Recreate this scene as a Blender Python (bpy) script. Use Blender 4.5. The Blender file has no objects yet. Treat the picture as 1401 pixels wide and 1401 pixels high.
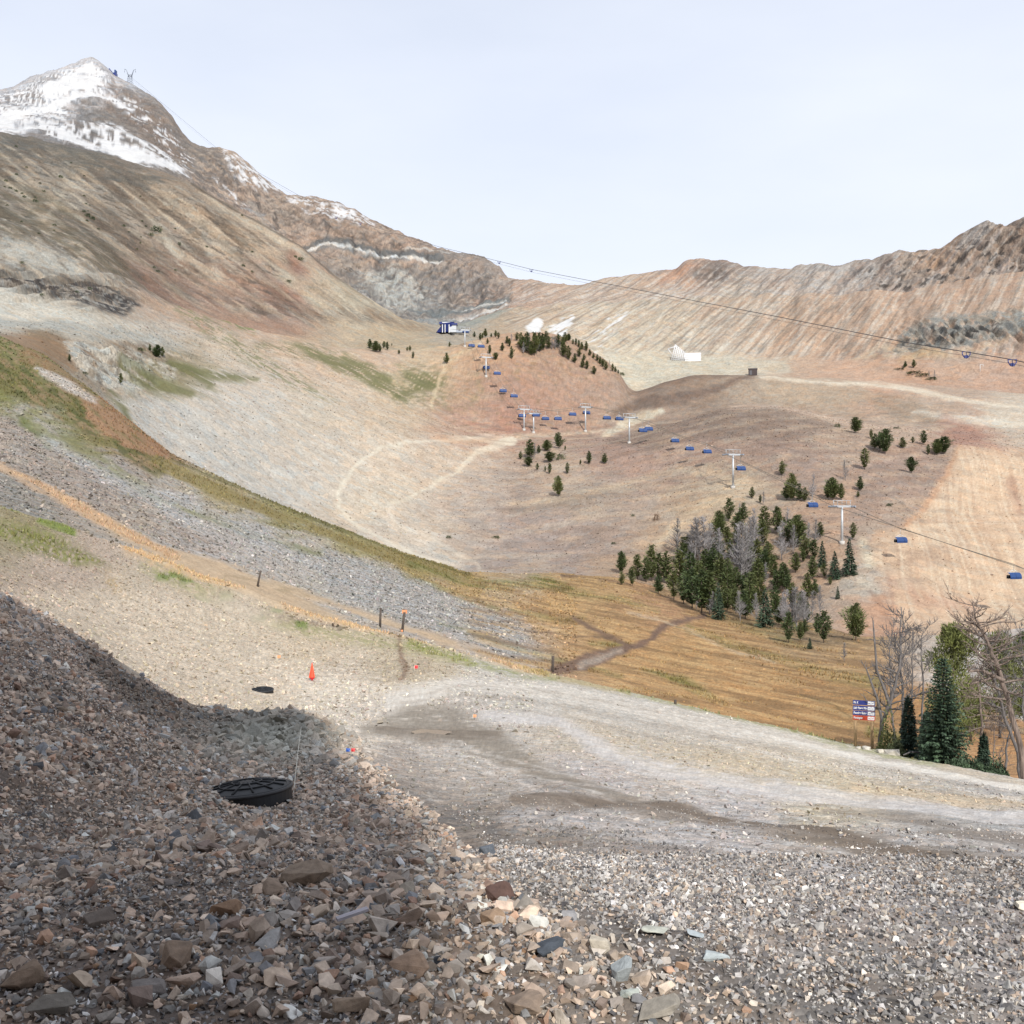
import bpy, bmesh, math, random
import numpy as np
from mathutils import Vector, Matrix

F = 1470.0; CX = 700.5; CY = 700.0          # photograph's focal length and horizon, in its own pixels
scene = bpy.context.scene
COL = bpy.data.collections.new("place"); scene.collection.children.link(COL)
f4 = np.float32

# ------------------------------------------------------------------ helpers
def tag(o, label=None, cat=None, group=None, kind=None):
    if label: o['label'] = label
    if cat: o['category'] = cat
    if group: o['group'] = group
    if kind: o['kind'] = kind
    return o

def empty(name, loc, rz=0.0, **k):
    o = bpy.data.objects.new(name, None); o.empty_display_size = 0.3
    COL.objects.link(o); o.location = loc; o.rotation_euler = (0, 0, rz)
    return tag(o, **k)

def lin(c):
    c = np.asarray(c, dtype=np.float64)/255.0
    return np.where(c <= 0.04045, c/12.92, ((c+0.055)/1.055)**2.4)

# noise -----------------------------------------------------------------
def _h(ix, iy, seed):
    h = (ix.astype(np.int64)*374761393 + iy.astype(np.int64)*668265263 + seed*982451653) & 0x7fffffff
    h = ((h ^ (h >> 13))*1274126177) & 0x7fffffff
    h = (h ^ (h >> 16)) & 1023
    return h
_A = np.linspace(0, 2*np.pi, 1024, endpoint=False)
_GX = np.cos(_A).astype(f4); _GY = np.sin(_A).astype(f4)
def perlin(x, y, seed=0):
    x = np.asarray(x, f4); y = np.asarray(y, f4)
    xf = np.floor(x); yf = np.floor(y)
    ix = xf.astype(np.int32); iy = yf.astype(np.int32)
    fx = x-xf; fy = y-yf
    u = fx*fx*fx*(fx*(fx*6-15)+10); v = fy*fy*fy*(fy*(fy*6-15)+10)
    def g(dx, dy):
        h = _h(ix+dx, iy+dy, seed)
        return _GX[h]*(fx-dx) + _GY[h]*(fy-dy)
    a = g(0, 0); b = g(1, 0); c = g(0, 1); d = g(1, 1)
    return ((a+(b-a)*u) + ((c+(d-c)*u)-(a+(b-a)*u))*v)*1.5
def fbm(x, y, o=4, seed=0, gain=0.5, lac=2.03):
    s = 0; a = 1.0; t = 0
    for i in range(o):
        s = s + a*perlin(x*lac**i, y*lac**i, seed+i*17); t += a*a; a *= gain
    return s/math.sqrt(t)
def ridge(x, y, o=3, seed=0):
    s = 0; a = 1.0; t = 0
    for i in range(o):
        s = s + a*(1-2.2*np.abs(perlin(x*2.1**i, y*1.7**i, seed+i*13))); t += a; a *= 0.5
    return s/t-.42
def sstep(a, b, x):
    t = np.clip((x-a)/(b-a), 0, 1); return t*t*(3-2*t)

# ------------------------------------------------------------------ terrain lines: (column, row, distance)
LINES = [
 [(-260,690,22),(0,815,23),(120,883,24),(250,962,25),(340,984,25),(430,990,24),(500,1020,22),(600,1050,20),(800,1050,21),(1100,1070,22),(1400,1105,20),(1660,1140,18)],
 [(-260,705,32),(0,822,32),(120,890,33),(250,966,33),(340,986,32),(430,987,30),(500,1005,28),(600,1010,28),(800,1010,29),(1100,1040,30),(1400,1088,27),(1660,1120,24)],
 [(-260,670,50),(0,785,50),(150,880,50),(250,920,50),(359,943,52),(450,945,53),(560,938,58),(700,950,55),(924,995,50),(1180,1046,44),(1400,1082,36),(1660,1125,31)],
 [(-260,640,80),(0,700,80),(150,748,85),(300,804,88),(430,850,90),(540,872,92),(640,895,92),(740,918,88),(924,962,75),(1050,992,66),(1180,1022,58),(1300,1048,52),(1400,1068,47),(1660,1115,40)],
 [(-260,632,84),(0,690,88),(150,738,92),(300,792,98),(430,840,100),(540,866,103),(640,895,104),(740,925,106),(924,968,95),(1050,1000,88),(1180,1032,80),(1300,1058,73),(1400,1080,68),(1660,1130,60)],
 [(-260,520,140),(0,600,130),(150,660,130),(300,720,135),(450,780,150),(560,812,155),(640,842,150),(740,862,160),(924,892,155),(1050,925,140),(1180,952,122),(1300,965,114),(1400,960,115),(1660,960,120)],
 [(-260,380,260),(0,462,220),(60,485,205),(150,555,185),(235,622,175),(340,672,180),(450,718,190),(560,760,220),(640,783,260),(760,787,275),(850,798,265),(960,835,235),(1100,868,205),(1180,885,185),(1300,890,180),(1400,885,180),(1660,870,190)],
 [(-260,378,280),(0,460,245),(60,487,240),(150,565,250),(235,632,260),(340,680,270),(450,724,285),(560,764,292),(640,785,290),(760,783,295),(850,790,285),(960,820,262),(1100,850,235),(1180,870,212),(1300,870,222),(1400,860,233),(1660,850,240)],
 [(-260,355,320),(0,432,300),(120,455,320),(200,510,320),(300,560,330),(400,600,350),(500,640,365),(600,680,370),(700,680,380),(800,665,385),(900,690,360),(1000,680,350),(1100,720,310),(1200,760,278),(1300,740,308),(1400,720,328),(1660,700,340)],
 [(-260,300,400),(0,380,355),(120,400,390),(230,475,390),(350,510,420),(450,535,440),(550,570,450),(640,595,460),(700,603,470),(760,605,470),(830,603,465),(880,592,470),(940,573,480),(1000,556,490),(1060,555,490),(1100,563,480),(1150,575,465),(1250,590,440),(1300,603,420),(1400,600,430),(1660,600,440)],
 [(-260,296,410),(0,375,362),(120,396,400),(230,470,398),(350,505,428),(450,530,450),(550,565,462),(640,590,475),(700,596,482),(760,600,485),(830,600,490),(880,595,502),(940,578,515),(1000,562,520),(1060,561,520),(1100,567,510),(1150,576,495),(1250,586,470),(1300,597,452),(1400,593,460),(1660,590,470)],
 [(-260,250,470),(0,300,470),(120,330,490),(230,420,470),(350,455,500),(450,480,520),(550,486,560),(600,480,590),(640,466,605),(680,457,612),(700,455,615),(760,458,620),(800,475,615),(830,495,605),(850,510,597),(862,541,582),(880,535,576),(900,526,575),(945,514,585),(1030,512,590),(1060,512,590),(1150,520,575),(1250,530,560),(1400,545,540),(1660,560,530)],
 [(-260,246,480),(0,296,480),(120,326,500),(230,416,482),(350,450,515),(450,475,540),(550,478,590),(600,474,620),(640,470,640),(700,466,660),(760,470,665),(800,486,660),(850,520,650),(868,540,640),(900,530,640),(945,518,640),(1060,517,640),(1150,517,620),(1250,526,600),(1400,538,580),(1660,550,570)],
 [(-260,215,560),(0,250,560),(120,280,580),(230,330,600),(350,390,600),(450,440,600),(550,462,650),(600,456,690),(640,455,720),(700,450,760),(800,475,740),(850,485,730),(900,492,720),(945,494,725),(1060,490,720),(1150,485,700),(1250,480,660),(1400,480,640),(1660,480,620)],
 [(-260,150,640),(0,183,640),(50,188,650),(100,203,660),(150,215,665),(215,236,670),(245,242,675),(270,252,680),(330,290,690),(410,337,700),(470,385,705),(545,430,710),(600,449,730),(640,446,770),(700,430,830),(800,430,850),(900,430,840),(1000,430,830),(1150,420,790),(1250,420,740),(1400,400,720),(1660,380,700)],
 [(-260,160,740),(0,190,740),(100,210,760),(215,242,770),(245,250,780),(330,300,790),(410,350,800),(470,400,800),(545,436,800),(600,447,800),(640,440,820),(700,420,870),(800,415,900),(900,410,890),(1000,405,880),(1150,400,840),(1250,395,790),(1400,370,760),(1660,350,740)],
 [(-260,130,1000),(0,165,1000),(100,160,1080),(200,190,1060),(270,245,1010),(330,290,1000),(400,340,1000),(470,370,1000),(545,400,1000),(600,415,1000),(650,420,1000),(690,412,990),(720,405,960),(800,405,970),(900,398,960),(1000,390,930),(1150,380,880),(1250,370,830),(1400,340,800),(1660,320,770)],
 [(-260,170,1150),(0,130,1180),(40,113,1200),(85,97,1250),(110,88,1290),(125,85,1300),(140,94,1290),(160,113,1270),(185,125,1250),(215,143,1230),(235,163,1210),(245,180,1200),(262,200,1190),(285,209,1180),(300,208,1180),(325,214,1180),(350,235,1180),(375,258,1180),(395,270,1180),(430,273,1180),(460,279,1180),(480,286,1180),(520,308,1180),(560,325,1180),(600,341,1170),(640,350,1160),(665,354,1150),(683,366,1140),(697,385,1120),(715,386,1110),(740,388,1110),(765,392,1100),(785,394,1100),(800,391,1090),(830,383,1080),(870,377,1070),(900,373,1065),(925,370,1060),(935,360,1055),(970,356,1050),(995,358,1045),(1020,367,1040),(1050,369,1035),(1080,372,1025),(1100,366,1010),(1130,366,1000),(1160,362,990),(1195,357,980),(1230,348,960),(1270,350,940),(1290,340,930),(1320,322,920),(1350,308,910),(1375,311,900),(1395,302,890),(1460,290,880),(1660,300,860)],
]
DU = 1.5
U = np.arange(-260, 1660+DU, DU)
NU = len(U)
def curve(pts, k, sm):
    p = np.array(pts, float)
    v = np.interp(U, p[:, 0], p[:, k])
    if sm > 0:
        n = int(sm*3/DU); w = np.exp(-0.5*(np.arange(-n, n+1)*DU/sm)**2); w /= w.sum()
        v = np.convolve(np.pad(v, n, mode='edge'), w, mode='valid')
    return v
CAM_Z = 1.62
Yn = [np.full(NU, 0.9), np.full(NU, 3.4), None]
Zn = [np.full(NU, -CAM_Z), np.full(NU, -CAM_Z), None]
mid = [(-260,1080,8),(0,1100,8.3),(150,1100,10.5),(340,1108,14.2),(500,1140,12),(700,1150,10.5),(1000,1160,10.5),(1400,1170,10.3),(1660,1190,9.5)]
allL = [mid]+LINES
Yn = [np.full(NU, 0.9), np.full(NU, 3.4)]; Zn = [np.full(NU, -CAM_Z)]*2
for i, L in enumerate(allL):
    sm = 12 if i < len(allL)-1 else 1.6
    py = curve(L, 1, sm if i not in (1, 2, 4, 5, 7, 8, 12, 15) else 6); yy = curve(L, 2, 16)
    Yn.append(yy); Zn.append(yy*(CY-py)/F)
# behind the skyline
Yn.append(Yn[-1]+90); Zn.append(Zn[-1]-70)
Yn = np.array(Yn); Zn = np.array(Zn)          # nodes x columns
NN = len(Yn)
h = np.diff(Yn, axis=0); d = np.diff(Zn, axis=0)/h
m = np.zeros_like(Yn)
for i in range(1, NN-1):
    w1 = 2*h[i]+h[i-1]; w2 = h[i]+2*h[i-1]
    same = d[i-1]*d[i] > 0
    with np.errstate(divide='ignore', invalid='ignore'):
        mm = (w1+w2)/(w1/d[i-1]+w2/d[i])
    m[i] = np.where(same, mm, 0)
m[0] = d[0]; m[-1] = d[-1]
PXROW = Zn/Yn
def rows_for(i):
    ext = np.max(np.abs(np.diff(-PXROW[i:i+2], axis=0)))*F
    vis = np.percentile(np.abs(PXROW[i+1]-PXROW[i]), 80)*F
    return int(np.clip(max(vis/1.25, ext/2.6), 14, 330))
SEGS = []     # per node interval: arrays (rows x cols) of Y, Z
for i in range(NN-1):
    n = rows_for(i) if i > 0 else 16
    if i == NN-2: n = 14
    t = np.linspace(0, 1, n+1)[:, None]
    Yi = 1.0/((1-t)/Yn[i]+t/Yn[i+1])
    s = (Yi-Yn[i])/h[i]
    Z = (2*s**3-3*s**2+1)*Zn[i] + (s**3-2*s**2+s)*h[i]*m[i] + (-2*s**3+3*s**2)*Zn[i+1] + (s**3-s**2)*h[i]*m[i+1]
    SEGS.append((Yi, Z))
# sheets: A near ground, B meadow slope, C bowl, D foot of mountain, E high ridge
CUT = {'A': (0, 7), 'B': (7, 10), 'C': (10, 15), 'D': (15, 18), 'E': (18, NN-1)}
SHEET = {}
for k, (a, b) in CUT.items():
    Ys = []; Zs = []; Ks = []
    for i in range(a, b):
        Yi, Z = SEGS[i]
        sl = slice(0, None) if i == a else slice(1, None)
        Ys.append(Yi[sl]); Zs.append(Z[sl]); Ks.append(np.full(Yi[sl].shape, i, np.int16))
    Y = np.vstack(Ys).astype(np.float64); Z = np.vstack(Zs).astype(np.float64)
    SHEET[k] = dict(Y=Y, Z=Z, px=np.broadcast_to(U, Y.shape).astype(f4).copy(), seg=np.vstack(Ks))
    SHEET[k]['X'] = Y*(SHEET[k]['px']-CX)/F
    SHEET[k]['py'] = (CY-F*Z/Y).astype(f4)

# ------------------------------------------------------------------ relief
def relief(k):
    S = SHEET[k]; X, Y, Z, px, py = (S[q] for q in ('X', 'Y', 'Z', 'px', 'py'))
    X = X.astype(f4); Y = Y.astype(f4); Z = Z.astype(f4)
    if k == 'A':
        d = 0.05*fbm(X/1.3, Y/1.3, 4, 3)*np.clip(Y/6, .3, 1.5) + 0.10*fbm(X/6, Y/7, 3, 9)*np.clip((Y-5)/25, 0, 1)
        left = sstep(620, 250, px)*sstep(60, 75, Y)
        d += left*0.35*fbm(X/5, Y/5, 3, 21)
        # loose heap where the rubble bank ends
        hp = np.exp(-((px-385)/75)**2-((Y-24)/2.6)**2)
        d += hp*(0.25+0.22*fbm(X/0.9, Y/0.9, 3, 5))
        d *= sstep(1.0, 3.0, Y)
        S['dY'] = 0; S['dZ'] = d
    elif k == 'B':
        d = 0.35*fbm(X/14, Y/14, 4, 31) + 0.10*fbm(X/2.2, Y/2.2, 3, 33)
        S['dY'] = 0; S['dZ'] = d*sstep(84, 130, Y)
    elif k == 'C':
        s = 0.66*X+0.75*Z; t = 0.75*X-0.66*Z
        d = 1.3*fbm(X/45, (Y+2*Z)/45, 4, 41)+0.16*fbm(X/9, (Y+Z)/9, 3, 42)
        lefty = sstep(620, 420, px)*sstep(640, 560, py)
        d += lefty*0.9*ridge(s/16, t/90, 3, 44)
        outc = np.exp(-((px-175)/75)**2-((py-500)/34)**2)
        d += outc*4.0*fbm(X/10, (Y+Z*2)/12, 5, 47, .6)
        kn = sstep(590, 640, px)*sstep(880, 840, px)*sstep(600, 560, py)
        d += kn*1.0*ridge((X)/18, Y/60, 3, 49)
        cl = sstep(215, 150, px)*np.exp(-((py-412+0.12*(200-px))/26)**2)
        d += cl*6.5*ridge(X/7, Z/22, 4, 52)
        S['dY'] = -0.45*d; S['dZ'] = 0.75*d
    elif k == 'D':
        s = 0.66*X+0.75*Z; t = 0.75*X-0.66*Z
        L = sstep(660, 560, px)
        d = L*(3.2*ridge(s/34, t/200, 4, 61)+1.2*fbm(X/14, Z/14, 4, 62))
        s2 = 0.80*X-0.60*Z; t2 = 0.60*X+0.80*Z
        s2 = s2+7*perlin(t2/80, s2/80, 5)
        d += (1-L)*(5.2*ridge(s2/30, t2/260, 5, 65)*sstep(500, 470, py)+0.8*fbm(X/12, Z/12, 4, 66))
        cl = sstep(1200, 1240, px)*np.exp(-((py-458)/20)**2)
        d += cl*7*ridge(X/9, Z/24, 4, 68)
        clf = sstep(215, 150, px)*np.exp(-((py-412+0.12*(200-px))/26)**2)
        d += clf*6.5*ridge(X/7, Z/22, 4, 52)
        S['dY'] = -0.6*d; S['dZ'] = 0.7*d
    else:
        sky = np.where(S['seg'] == NN-2, 0, 1)
        s2 = 0.80*X-0.60*Z; t2 = 0.60*X+0.80*Z
        s2 = s2+7*perlin(t2/80, s2/80, 5)
        R = sstep(690, 760, px)
        hi = sstep(430, 370, py)
        d = R*(5.6*ridge(s2/30, t2/260, 5, 65)+(2.2+7*sstep(1050, 1300, px)*hi)*fbm(s2/15, t2/30, 5, 66, .62))
        Lm = 1-R
        pk = sstep(290, 240, px)
        s3 = 0.62*X+0.78*Z; t3 = 0.78*X-0.62*Z
        d += Lm*(1-pk)*(5.0*ridge(X/26, Z/70, 5, 71)+3.5*fbm(X/14, Z/14, 5, 72, .6))
        d += pk*(5.0*ridge(s3/55, t3/160, 5, 75)+3.0*fbm(X/40, Z/12, 5, 76, .6))
        d = d*(.62+.38*sstep(2, 16, np.abs(py-np.interp(U, [q[0] for q in LINES[-1]], [q[1] for q in LINES[-1]])[None, :])))
        S['dY'] = -0.6*d*sky; S['dZ'] = (0.7*d)*np.where(sky == 1, 1, .7)
    S['Y2'] = S['Y']+S['dY']; S['Z2'] = S['Z']+S['dZ']
    S['X2'] = S['X']
for k in SHEET: relief(k)
# stitch shared border rows so the sheets meet exactly
ks = list(SHEET)
for a, b in zip(ks[:-1], ks[1:]):
    for q in ('Y2', 'Z2'):
        n = 14
        A_, B_ = SHEET[a][q], SHEET[b][q]
        diff = A_[-1]-B_[0]
        for r in range(n):
            B_[r] += diff*(1-r/n)

# lookups ---------------------------------------------------------------
def _col(px): return float((px-U[0])/DU)
GY = np.vstack([SHEET[k]['Y2'] for k in ks]); GZ = np.vstack([SHEET[k]['Z2'] for k in ks])
GROW = CY-F*GZ/GY
ENV = np.minimum.accumulate(GROW, axis=0)
def at(px, py, ymin=2.0):
    """Point of the ground that the photograph shows at (px, py)."""
    c = int(round(_col(px))); c = min(max(c, 0), NU-1)
    col = GROW[:, c]; ok = np.where((col <= py) & (GY[:, c] > ymin))[0]
    r = ok[0] if len(ok) else int(np.argmin(np.abs(col-py)))
    Y = GY[r, c]; Z = GZ[r, c]
    if r > 0:
        a, b = col[r-1], col[r]
        if a > py >= b and a-b > 1e-6:
            t = (a-py)/(a-b); Y = GY[r-1, c]+t*(Y-GY[r-1, c]); Z = GZ[r-1, c]+t*(Z-GZ[r-1, c])
    return Vector(((px-CX)*Y/F, Y, Z))
_GYc = GY.copy()
_GYc = np.maximum.accumulate(_GYc, axis=0)
_flat = (_GYc.T + (np.arange(NU)*1e5)[:, None]).ravel()
NR = GY.shape[0]
def ground(X, Y):
    X = np.atleast_1d(np.asarray(X, float)); Y = np.atleast_1d(np.asarray(Y, float))
    c = np.clip(np.round((X*F/Y+CX-U[0])/DU).astype(int), 0, NU-1)
    r = np.searchsorted(_flat, Y+c*1e5)-c*NR
    r = np.clip(r, 1, NR-1)
    y0 = _GYc[r-1, c]; y1 = _GYc[r, c]
    t = np.clip((Y-y0)/np.maximum(y1-y0, 1e-6), 0, 1)
    return GZ[r-1, c]*(1-t)+GZ[r, c]*t
# ------------------------------------------------------------------ ground cover: soil, scree, grass and snow where each lies
NOMY = {'A': 20.0, 'B': 150.0, 'C': 450.0, 'D': 950.0, 'E': 950.0}
KLIT = 1.62       # how much brighter than its albedo a sunlit surface shows
def setup(k, anchors):
    S = SHEET[k]
    px = S['px'].ravel(); py = S['py'].ravel()
    X = S['X2'].ravel().astype(f4); Y = S['Y2'].ravel().astype(f4); Z = S['Z2'].ravel().astype(f4)
    g = NOMY[k]/F
    V = (Z + (0.14*Y if k in 'AB' else 0.2*Y)).astype(f4)
    if k == 'A': V = (0.25*Y+0*Z).astype(f4); 
    P = dict(k=k, px=px, py=py, X=X, Y=Y, Z=Z, V=V, g=g)
    P['n1'] = fbm(X/(22*g), V/(14*g), 4, 101) if k != 'A' else fbm(X/.8, Y/1.6, 4, 101)
    P['n2'] = fbm(X/(70*g), V/(45*g), 3, 131) if k != 'A' else fbm(X/3, Y/6, 3, 131)
    P['wx'] = px + 5*P['n1']; P['wy'] = py + 4*fbm(X/(25*g)+7, V/(18*g), 3, 151) if k != 'A' else py+3*fbm(X/1+7, Y/2, 3, 151)
    num = np.zeros((len(px), 3), f4); den = np.zeros(len(px), f4)
    wx = px+22*P['n2']; wy = py+16*P['n1']
    for ax, ay, c in anchors:
        w = 1.0/(((wx-ax)**2+(1.6*(wy-ay))**2)/900.0+1.0)**2.2
        num += w[:, None]*lin(c).astype(f4)[None, :]; den += w
    P['c'] = num/den[:, None]
    P['s'] = np.full(len(px), 0.6, f4)
    return P
def tex(P, ang, along, across, thr, soft, seed=5, o=4):
    """streaks lying along direction ang (degrees above the horizontal, measured in the slope)"""
    a = math.radians(ang); g = P['g']
    u = (P['X']*math.cos(a)+P['V']*math.sin(a))/(along*g); v = (-P['X']*math.sin(a)+P['V']*math.cos(a))/(across*g)
    n = fbm(u, v, o, seed, .55)
    return sstep(thr-soft, thr+soft, n)
def _apply(P, idx, mk, rgb, st):
    mk = mk[:, None]
    P['c'][idx] = P['c'][idx]*(1-mk)+lin(rgb).astype(f4)*mk
    if st is not None: P['s'][idx] = P['s'][idx]*(1-mk[:, 0])+st*mk[:, 0]
def poly(P, pts, rgb, a=1.0, fe=5, t=None, st=None, wob=1.0):
    p = np.array(pts, float); M = fe+14
    qx = P['px']+(P['wx']-P['px'])*wob; qy = P['py']+(P['wy']-P['py'])*wob
    idx = np.where((P['px'] > p[:, 0].min()-M) & (P['px'] < p[:, 0].max()+M) & (P['py'] > p[:, 1].min()-M) & (P['py'] < p[:, 1].max()+M))[0]
    if not len(idx): return
    x = qx[idx]; y = qy[idx]
    ins = np.zeros(len(idx), bool); dd = np.full(len(idx), 1e9)
    n = len(p)
    for i in range(n):
        x1, y1 = p[i]; x2, y2 = p[(i+1) % n]
        ey = y2-y1; ex = x2-x1
        if abs(ey) > 1e-9:
            ins ^= ((y1 > y) != (y2 > y)) & (x < ex*(y-y1)/ey+x1)
        tt = np.clip(((x-x1)*ex+(y-y1)*ey)/(ex*ex+ey*ey+1e-9), 0, 1)
        dd = np.minimum(dd, (x-x1-tt*ex)**2+(y-y1-tt*ey)**2)
    sd = np.sqrt(dd); sd = np.where(ins, sd, -sd)
    mk = sstep(-fe, fe, sd)*a
    if t is not None: mk = mk*tex(P, *t)[idx]
    _apply(P, idx, mk.astype(f4), rgb, st)
def stroke(P, pts, w, rgb, a=1.0, fe=2.5, t=None, st=None, wob=.6):
    p = np.array(pts, float); n = len(p); W = np.array(w, float) if hasattr(w, '__len__') else np.full(n, float(w))
    M = W.max()+fe+12
    idx = np.where((P['px'] > p[:, 0].min()-M) & (P['px'] < p[:, 0].max()+M) & (P['py'] > p[:, 1].min()-M) & (P['py'] < p[:, 1].max()+M))[0]
    if not len(idx): return
    x = (P['px']+(P['wx']-P['px'])*wob)[idx]; y = (P['py']+(P['wy']-P['py'])*wob)[idx]
    sd = np.full(len(idx), -1e9)
    for i in range(n-1):
        x1, y1 = p[i]; x2, y2 = p[i+1]; ex = x2-x1; ey = y2-y1
        tt = np.clip(((x-x1)*ex+(y-y1)*ey)/(ex*ex+ey*ey+1e-9), 0, 1)
        dist = np.sqrt((x-x1-tt*ex)**2+(y-y1-tt*ey)**2)
        sd = np.maximum(sd, (W[i]+(W[i+1]-W[i])*tt)/2-dist)
    mk = sstep(-fe, fe, sd)*a
    if t is not None: mk = mk*tex(P, *t)[idx]
    _apply(P, idx, mk.astype(f4), rgb, st)
BIG = [(-400, -200), (1800, -200), (1800, 1800), (-400, 1800)]
def box(x0, y0, x1, y1): return [(x0, y0), (x1, y0), (x1, y1), (x0, y1)]
PAINT = {}

# ---- A: gravel ground near the camera
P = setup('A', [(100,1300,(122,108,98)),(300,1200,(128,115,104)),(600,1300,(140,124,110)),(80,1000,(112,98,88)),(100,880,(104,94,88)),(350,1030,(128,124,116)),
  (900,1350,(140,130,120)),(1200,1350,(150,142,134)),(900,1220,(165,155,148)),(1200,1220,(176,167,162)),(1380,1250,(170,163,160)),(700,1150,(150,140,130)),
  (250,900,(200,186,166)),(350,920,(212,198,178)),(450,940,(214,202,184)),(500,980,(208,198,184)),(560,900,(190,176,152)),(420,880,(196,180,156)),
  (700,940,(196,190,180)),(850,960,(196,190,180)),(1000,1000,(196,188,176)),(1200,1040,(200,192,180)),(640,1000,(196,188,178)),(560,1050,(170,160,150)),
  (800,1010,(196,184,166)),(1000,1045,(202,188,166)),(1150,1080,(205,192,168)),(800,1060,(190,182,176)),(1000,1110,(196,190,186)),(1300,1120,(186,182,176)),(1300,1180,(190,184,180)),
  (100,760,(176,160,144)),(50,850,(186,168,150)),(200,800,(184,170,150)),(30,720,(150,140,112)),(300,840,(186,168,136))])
stroke(P, [(-60,700),(30,712),(80,745),(150,775)], [40,40,26,6], (140,128,92), .6, 12, (-25,50,14,-.1,.25), st=.5)
stroke(P, [(0,685),(25,692)], 12, (116,135,52), .9, 5, st=.1)
stroke(P, [(55,712),(98,728)], [8,12], (116,132,56), .9, 4, st=.1)
stroke(P, [(0,722),(40,738),(90,755),(140,768)], [22,32,26,8], (118,122,60), .8, 6, (-15,18,7,-.15,.22), st=.15)
stroke(P, [(150,790),(190,840),(225,870)], [14,20,8], (176,150,104), .7, 8, (-40,50,14,0,.3))
stroke(P, [(200,775),(260,800),(340,840),(420,862),(540,882),(640,905)], [16,22,24,16,14,10], (150,148,96), .75, 8, (-12,90,14,-.1,.35), st=.15)
stroke(P, [(300,812),(330,830),(390,848),(470,858)], [10,18,12,6], (132,112,96), .7, 5, (-20,60,8,-.1,.3))
for x, y in [(222,790),(238,785),(254,792),(275,816),(310,815),(378,834),(412,856),(352,846)]:
    stroke(P, [(x-5,y),(x+6,y+1)], 8, (104,124,52), .8, 4, st=.1)
# dry grass strip along the crest line in its orange tone
stroke(P, [(180,745),(240,765),(300,782),(360,802),(430,825),(500,848),(560,862),(640,886),(710,912),(745,921)], [26,30,34,36,34,26,18,13,11,8], (208,172,126), .9, 6, (-18,90,16,-.35,.4), st=.12)
stroke(P, [(0,640),(60,672),(120,705),(190,742)], [12,12,12,12], (212,174,132), .8, 4, st=.15)
def strip(P):
    stroke(P, [(150,722),(200,748),(250,768),(300,784),(360,806),(430,829),(500,850),(560,864),(640,886),(710,912),(745,921)], [12,16,28,34,36,32,24,16,12,10,7], (206,176,136), .85, 5, (-18,90,12,-.45,.4), st=.12)
    stroke(P, [(-80,598),(0,637),(60,668),(130,705),(200,742),(240,762)], [7,8,12,14,12,10], (210,172,130), .85, 4, (-28,120,8,-.6,.4), st=.12)
    stroke(P, [(310,790),(360,800),(420,815)], [6,9,5], (150,132,92), .5, 4, (-20,30,6,0,.3))
strip(P)
stroke(P, [(700,905),(760,925),(860,948)], [6,10,7], (170,152,96), .7, 4, st=.1)
stroke(P, [(560,880),(640,905),(720,925),(760,930)], [12,10,7,5], (142,146,84), .8, 5, (-12,60,12,-.2,.3), st=.1)
stroke(P, [(850,945),(925,962),(1060,992),(1180,1022),(1290,1046)], [4,7,9,16,12], (140,142,74), .85, 5, (-12,40,10,-.3,.3), st=.1)
stroke(P, [(1290,1052),(1401,1074)], [12,10], (190,170,136), .7, 6)
# tyre tracks and trodden lines of the turning place
stroke(P, [(545,868),(548,895),(556,915),(548,930)], [4,6,9,6], (128,102,84), .8, 4)
for q in range(7):
    stroke(P, [(430-8*q+30,893+4.5*q),(470,900+4.5*q),(530,905+4.6*q),(590,900+3*q)], 1.7, (150,134,116), .55, 1.6)
stroke(P, [(560,1000),(540,960),(620,935),(760,945),(900,975),(1050,1005),(1200,1040),(1401,1078)], [20,34,16,14,12,12,11,9], (222,214,202), .8, 8, st=.2)
stroke(P, [(1020,1000),(1150,1028),(1260,1052),(1401,1080)], [3,5,6,5], (230,222,210), .85, 3, st=.15)
stroke(P, [(500,1000),(560,985),(620,988),(680,1020),(740,1060),(820,1085),(900,1105)], [14,40,44,40,26,16,10], (146,136,122), .85, 10, (-8,120,12,-.5,.5), st=.15)
stroke(P, [(520,1000),(600,1003),(680,1006)], [12,22,10], (128,116,102), .8, 6, st=.1)
stroke(P, [(700,1095),(850,1100),(1000,1125),(1150,1150),(1250,1172),(1401,1190)], [10,14,16,22,28,30], (134,120,106), .85, 4, (-8,200,9,-.55,.35), st=.1)
stroke(P, [(1130,1110),(1250,1125),(1330,1145),(1401,1150)], [8,16,20,16], (140,128,116), .75, 5, (-8,200,14,-.5,.4), st=.1)
stroke(P, [(660,980),(760,985),(830,1030),(930,1060),(1100,1085),(1300,1110),(1401,1118)], [10,16,22,26,24,20,18], (214,209,205), .75, 8, st=.15)
stroke(P, [(700,1120),(850,1130),(1000,1160),(1150,1190),(1300,1220),(1401,1240)], [26,26,22,20,18,18], (206,201,198), .6, 10)
stroke(P, [(1150,1078),(1300,1092),(1401,1100)], [6,14,12], (206,184,150), .7, 5)
poly(P, [(820,1000),(960,1020),(1100,1045),(1250,1068),(1340,1082),(1250,1090),(1100,1078),(950,1062),(850,1040)], (196,180,152), .55, 10, (-10,30,6,-.1,.3))
poly(P, [(560,930),(700,925),(900,960),(1000,985),(900,990),(700,960)], (176,168,156), .55, 10, (-10,160,8,.1,.25))
stroke(P, [(545,1095),(650,1150),(760,1230),(900,1290),(1100,1360),(1250,1400)], [60,70,70,60,60,60], (112,106,102), .55, 16, (-10,60,30,-.3,.4))
poly(P, [(-300,760),(0,850),(60,895),(220,1000),(300,1020),(200,1060),(120,1010),(40,960),(-60,930),(-300,930)], (88,76,70), .6, 10, (-38,120,40,-.2,.3))
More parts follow.
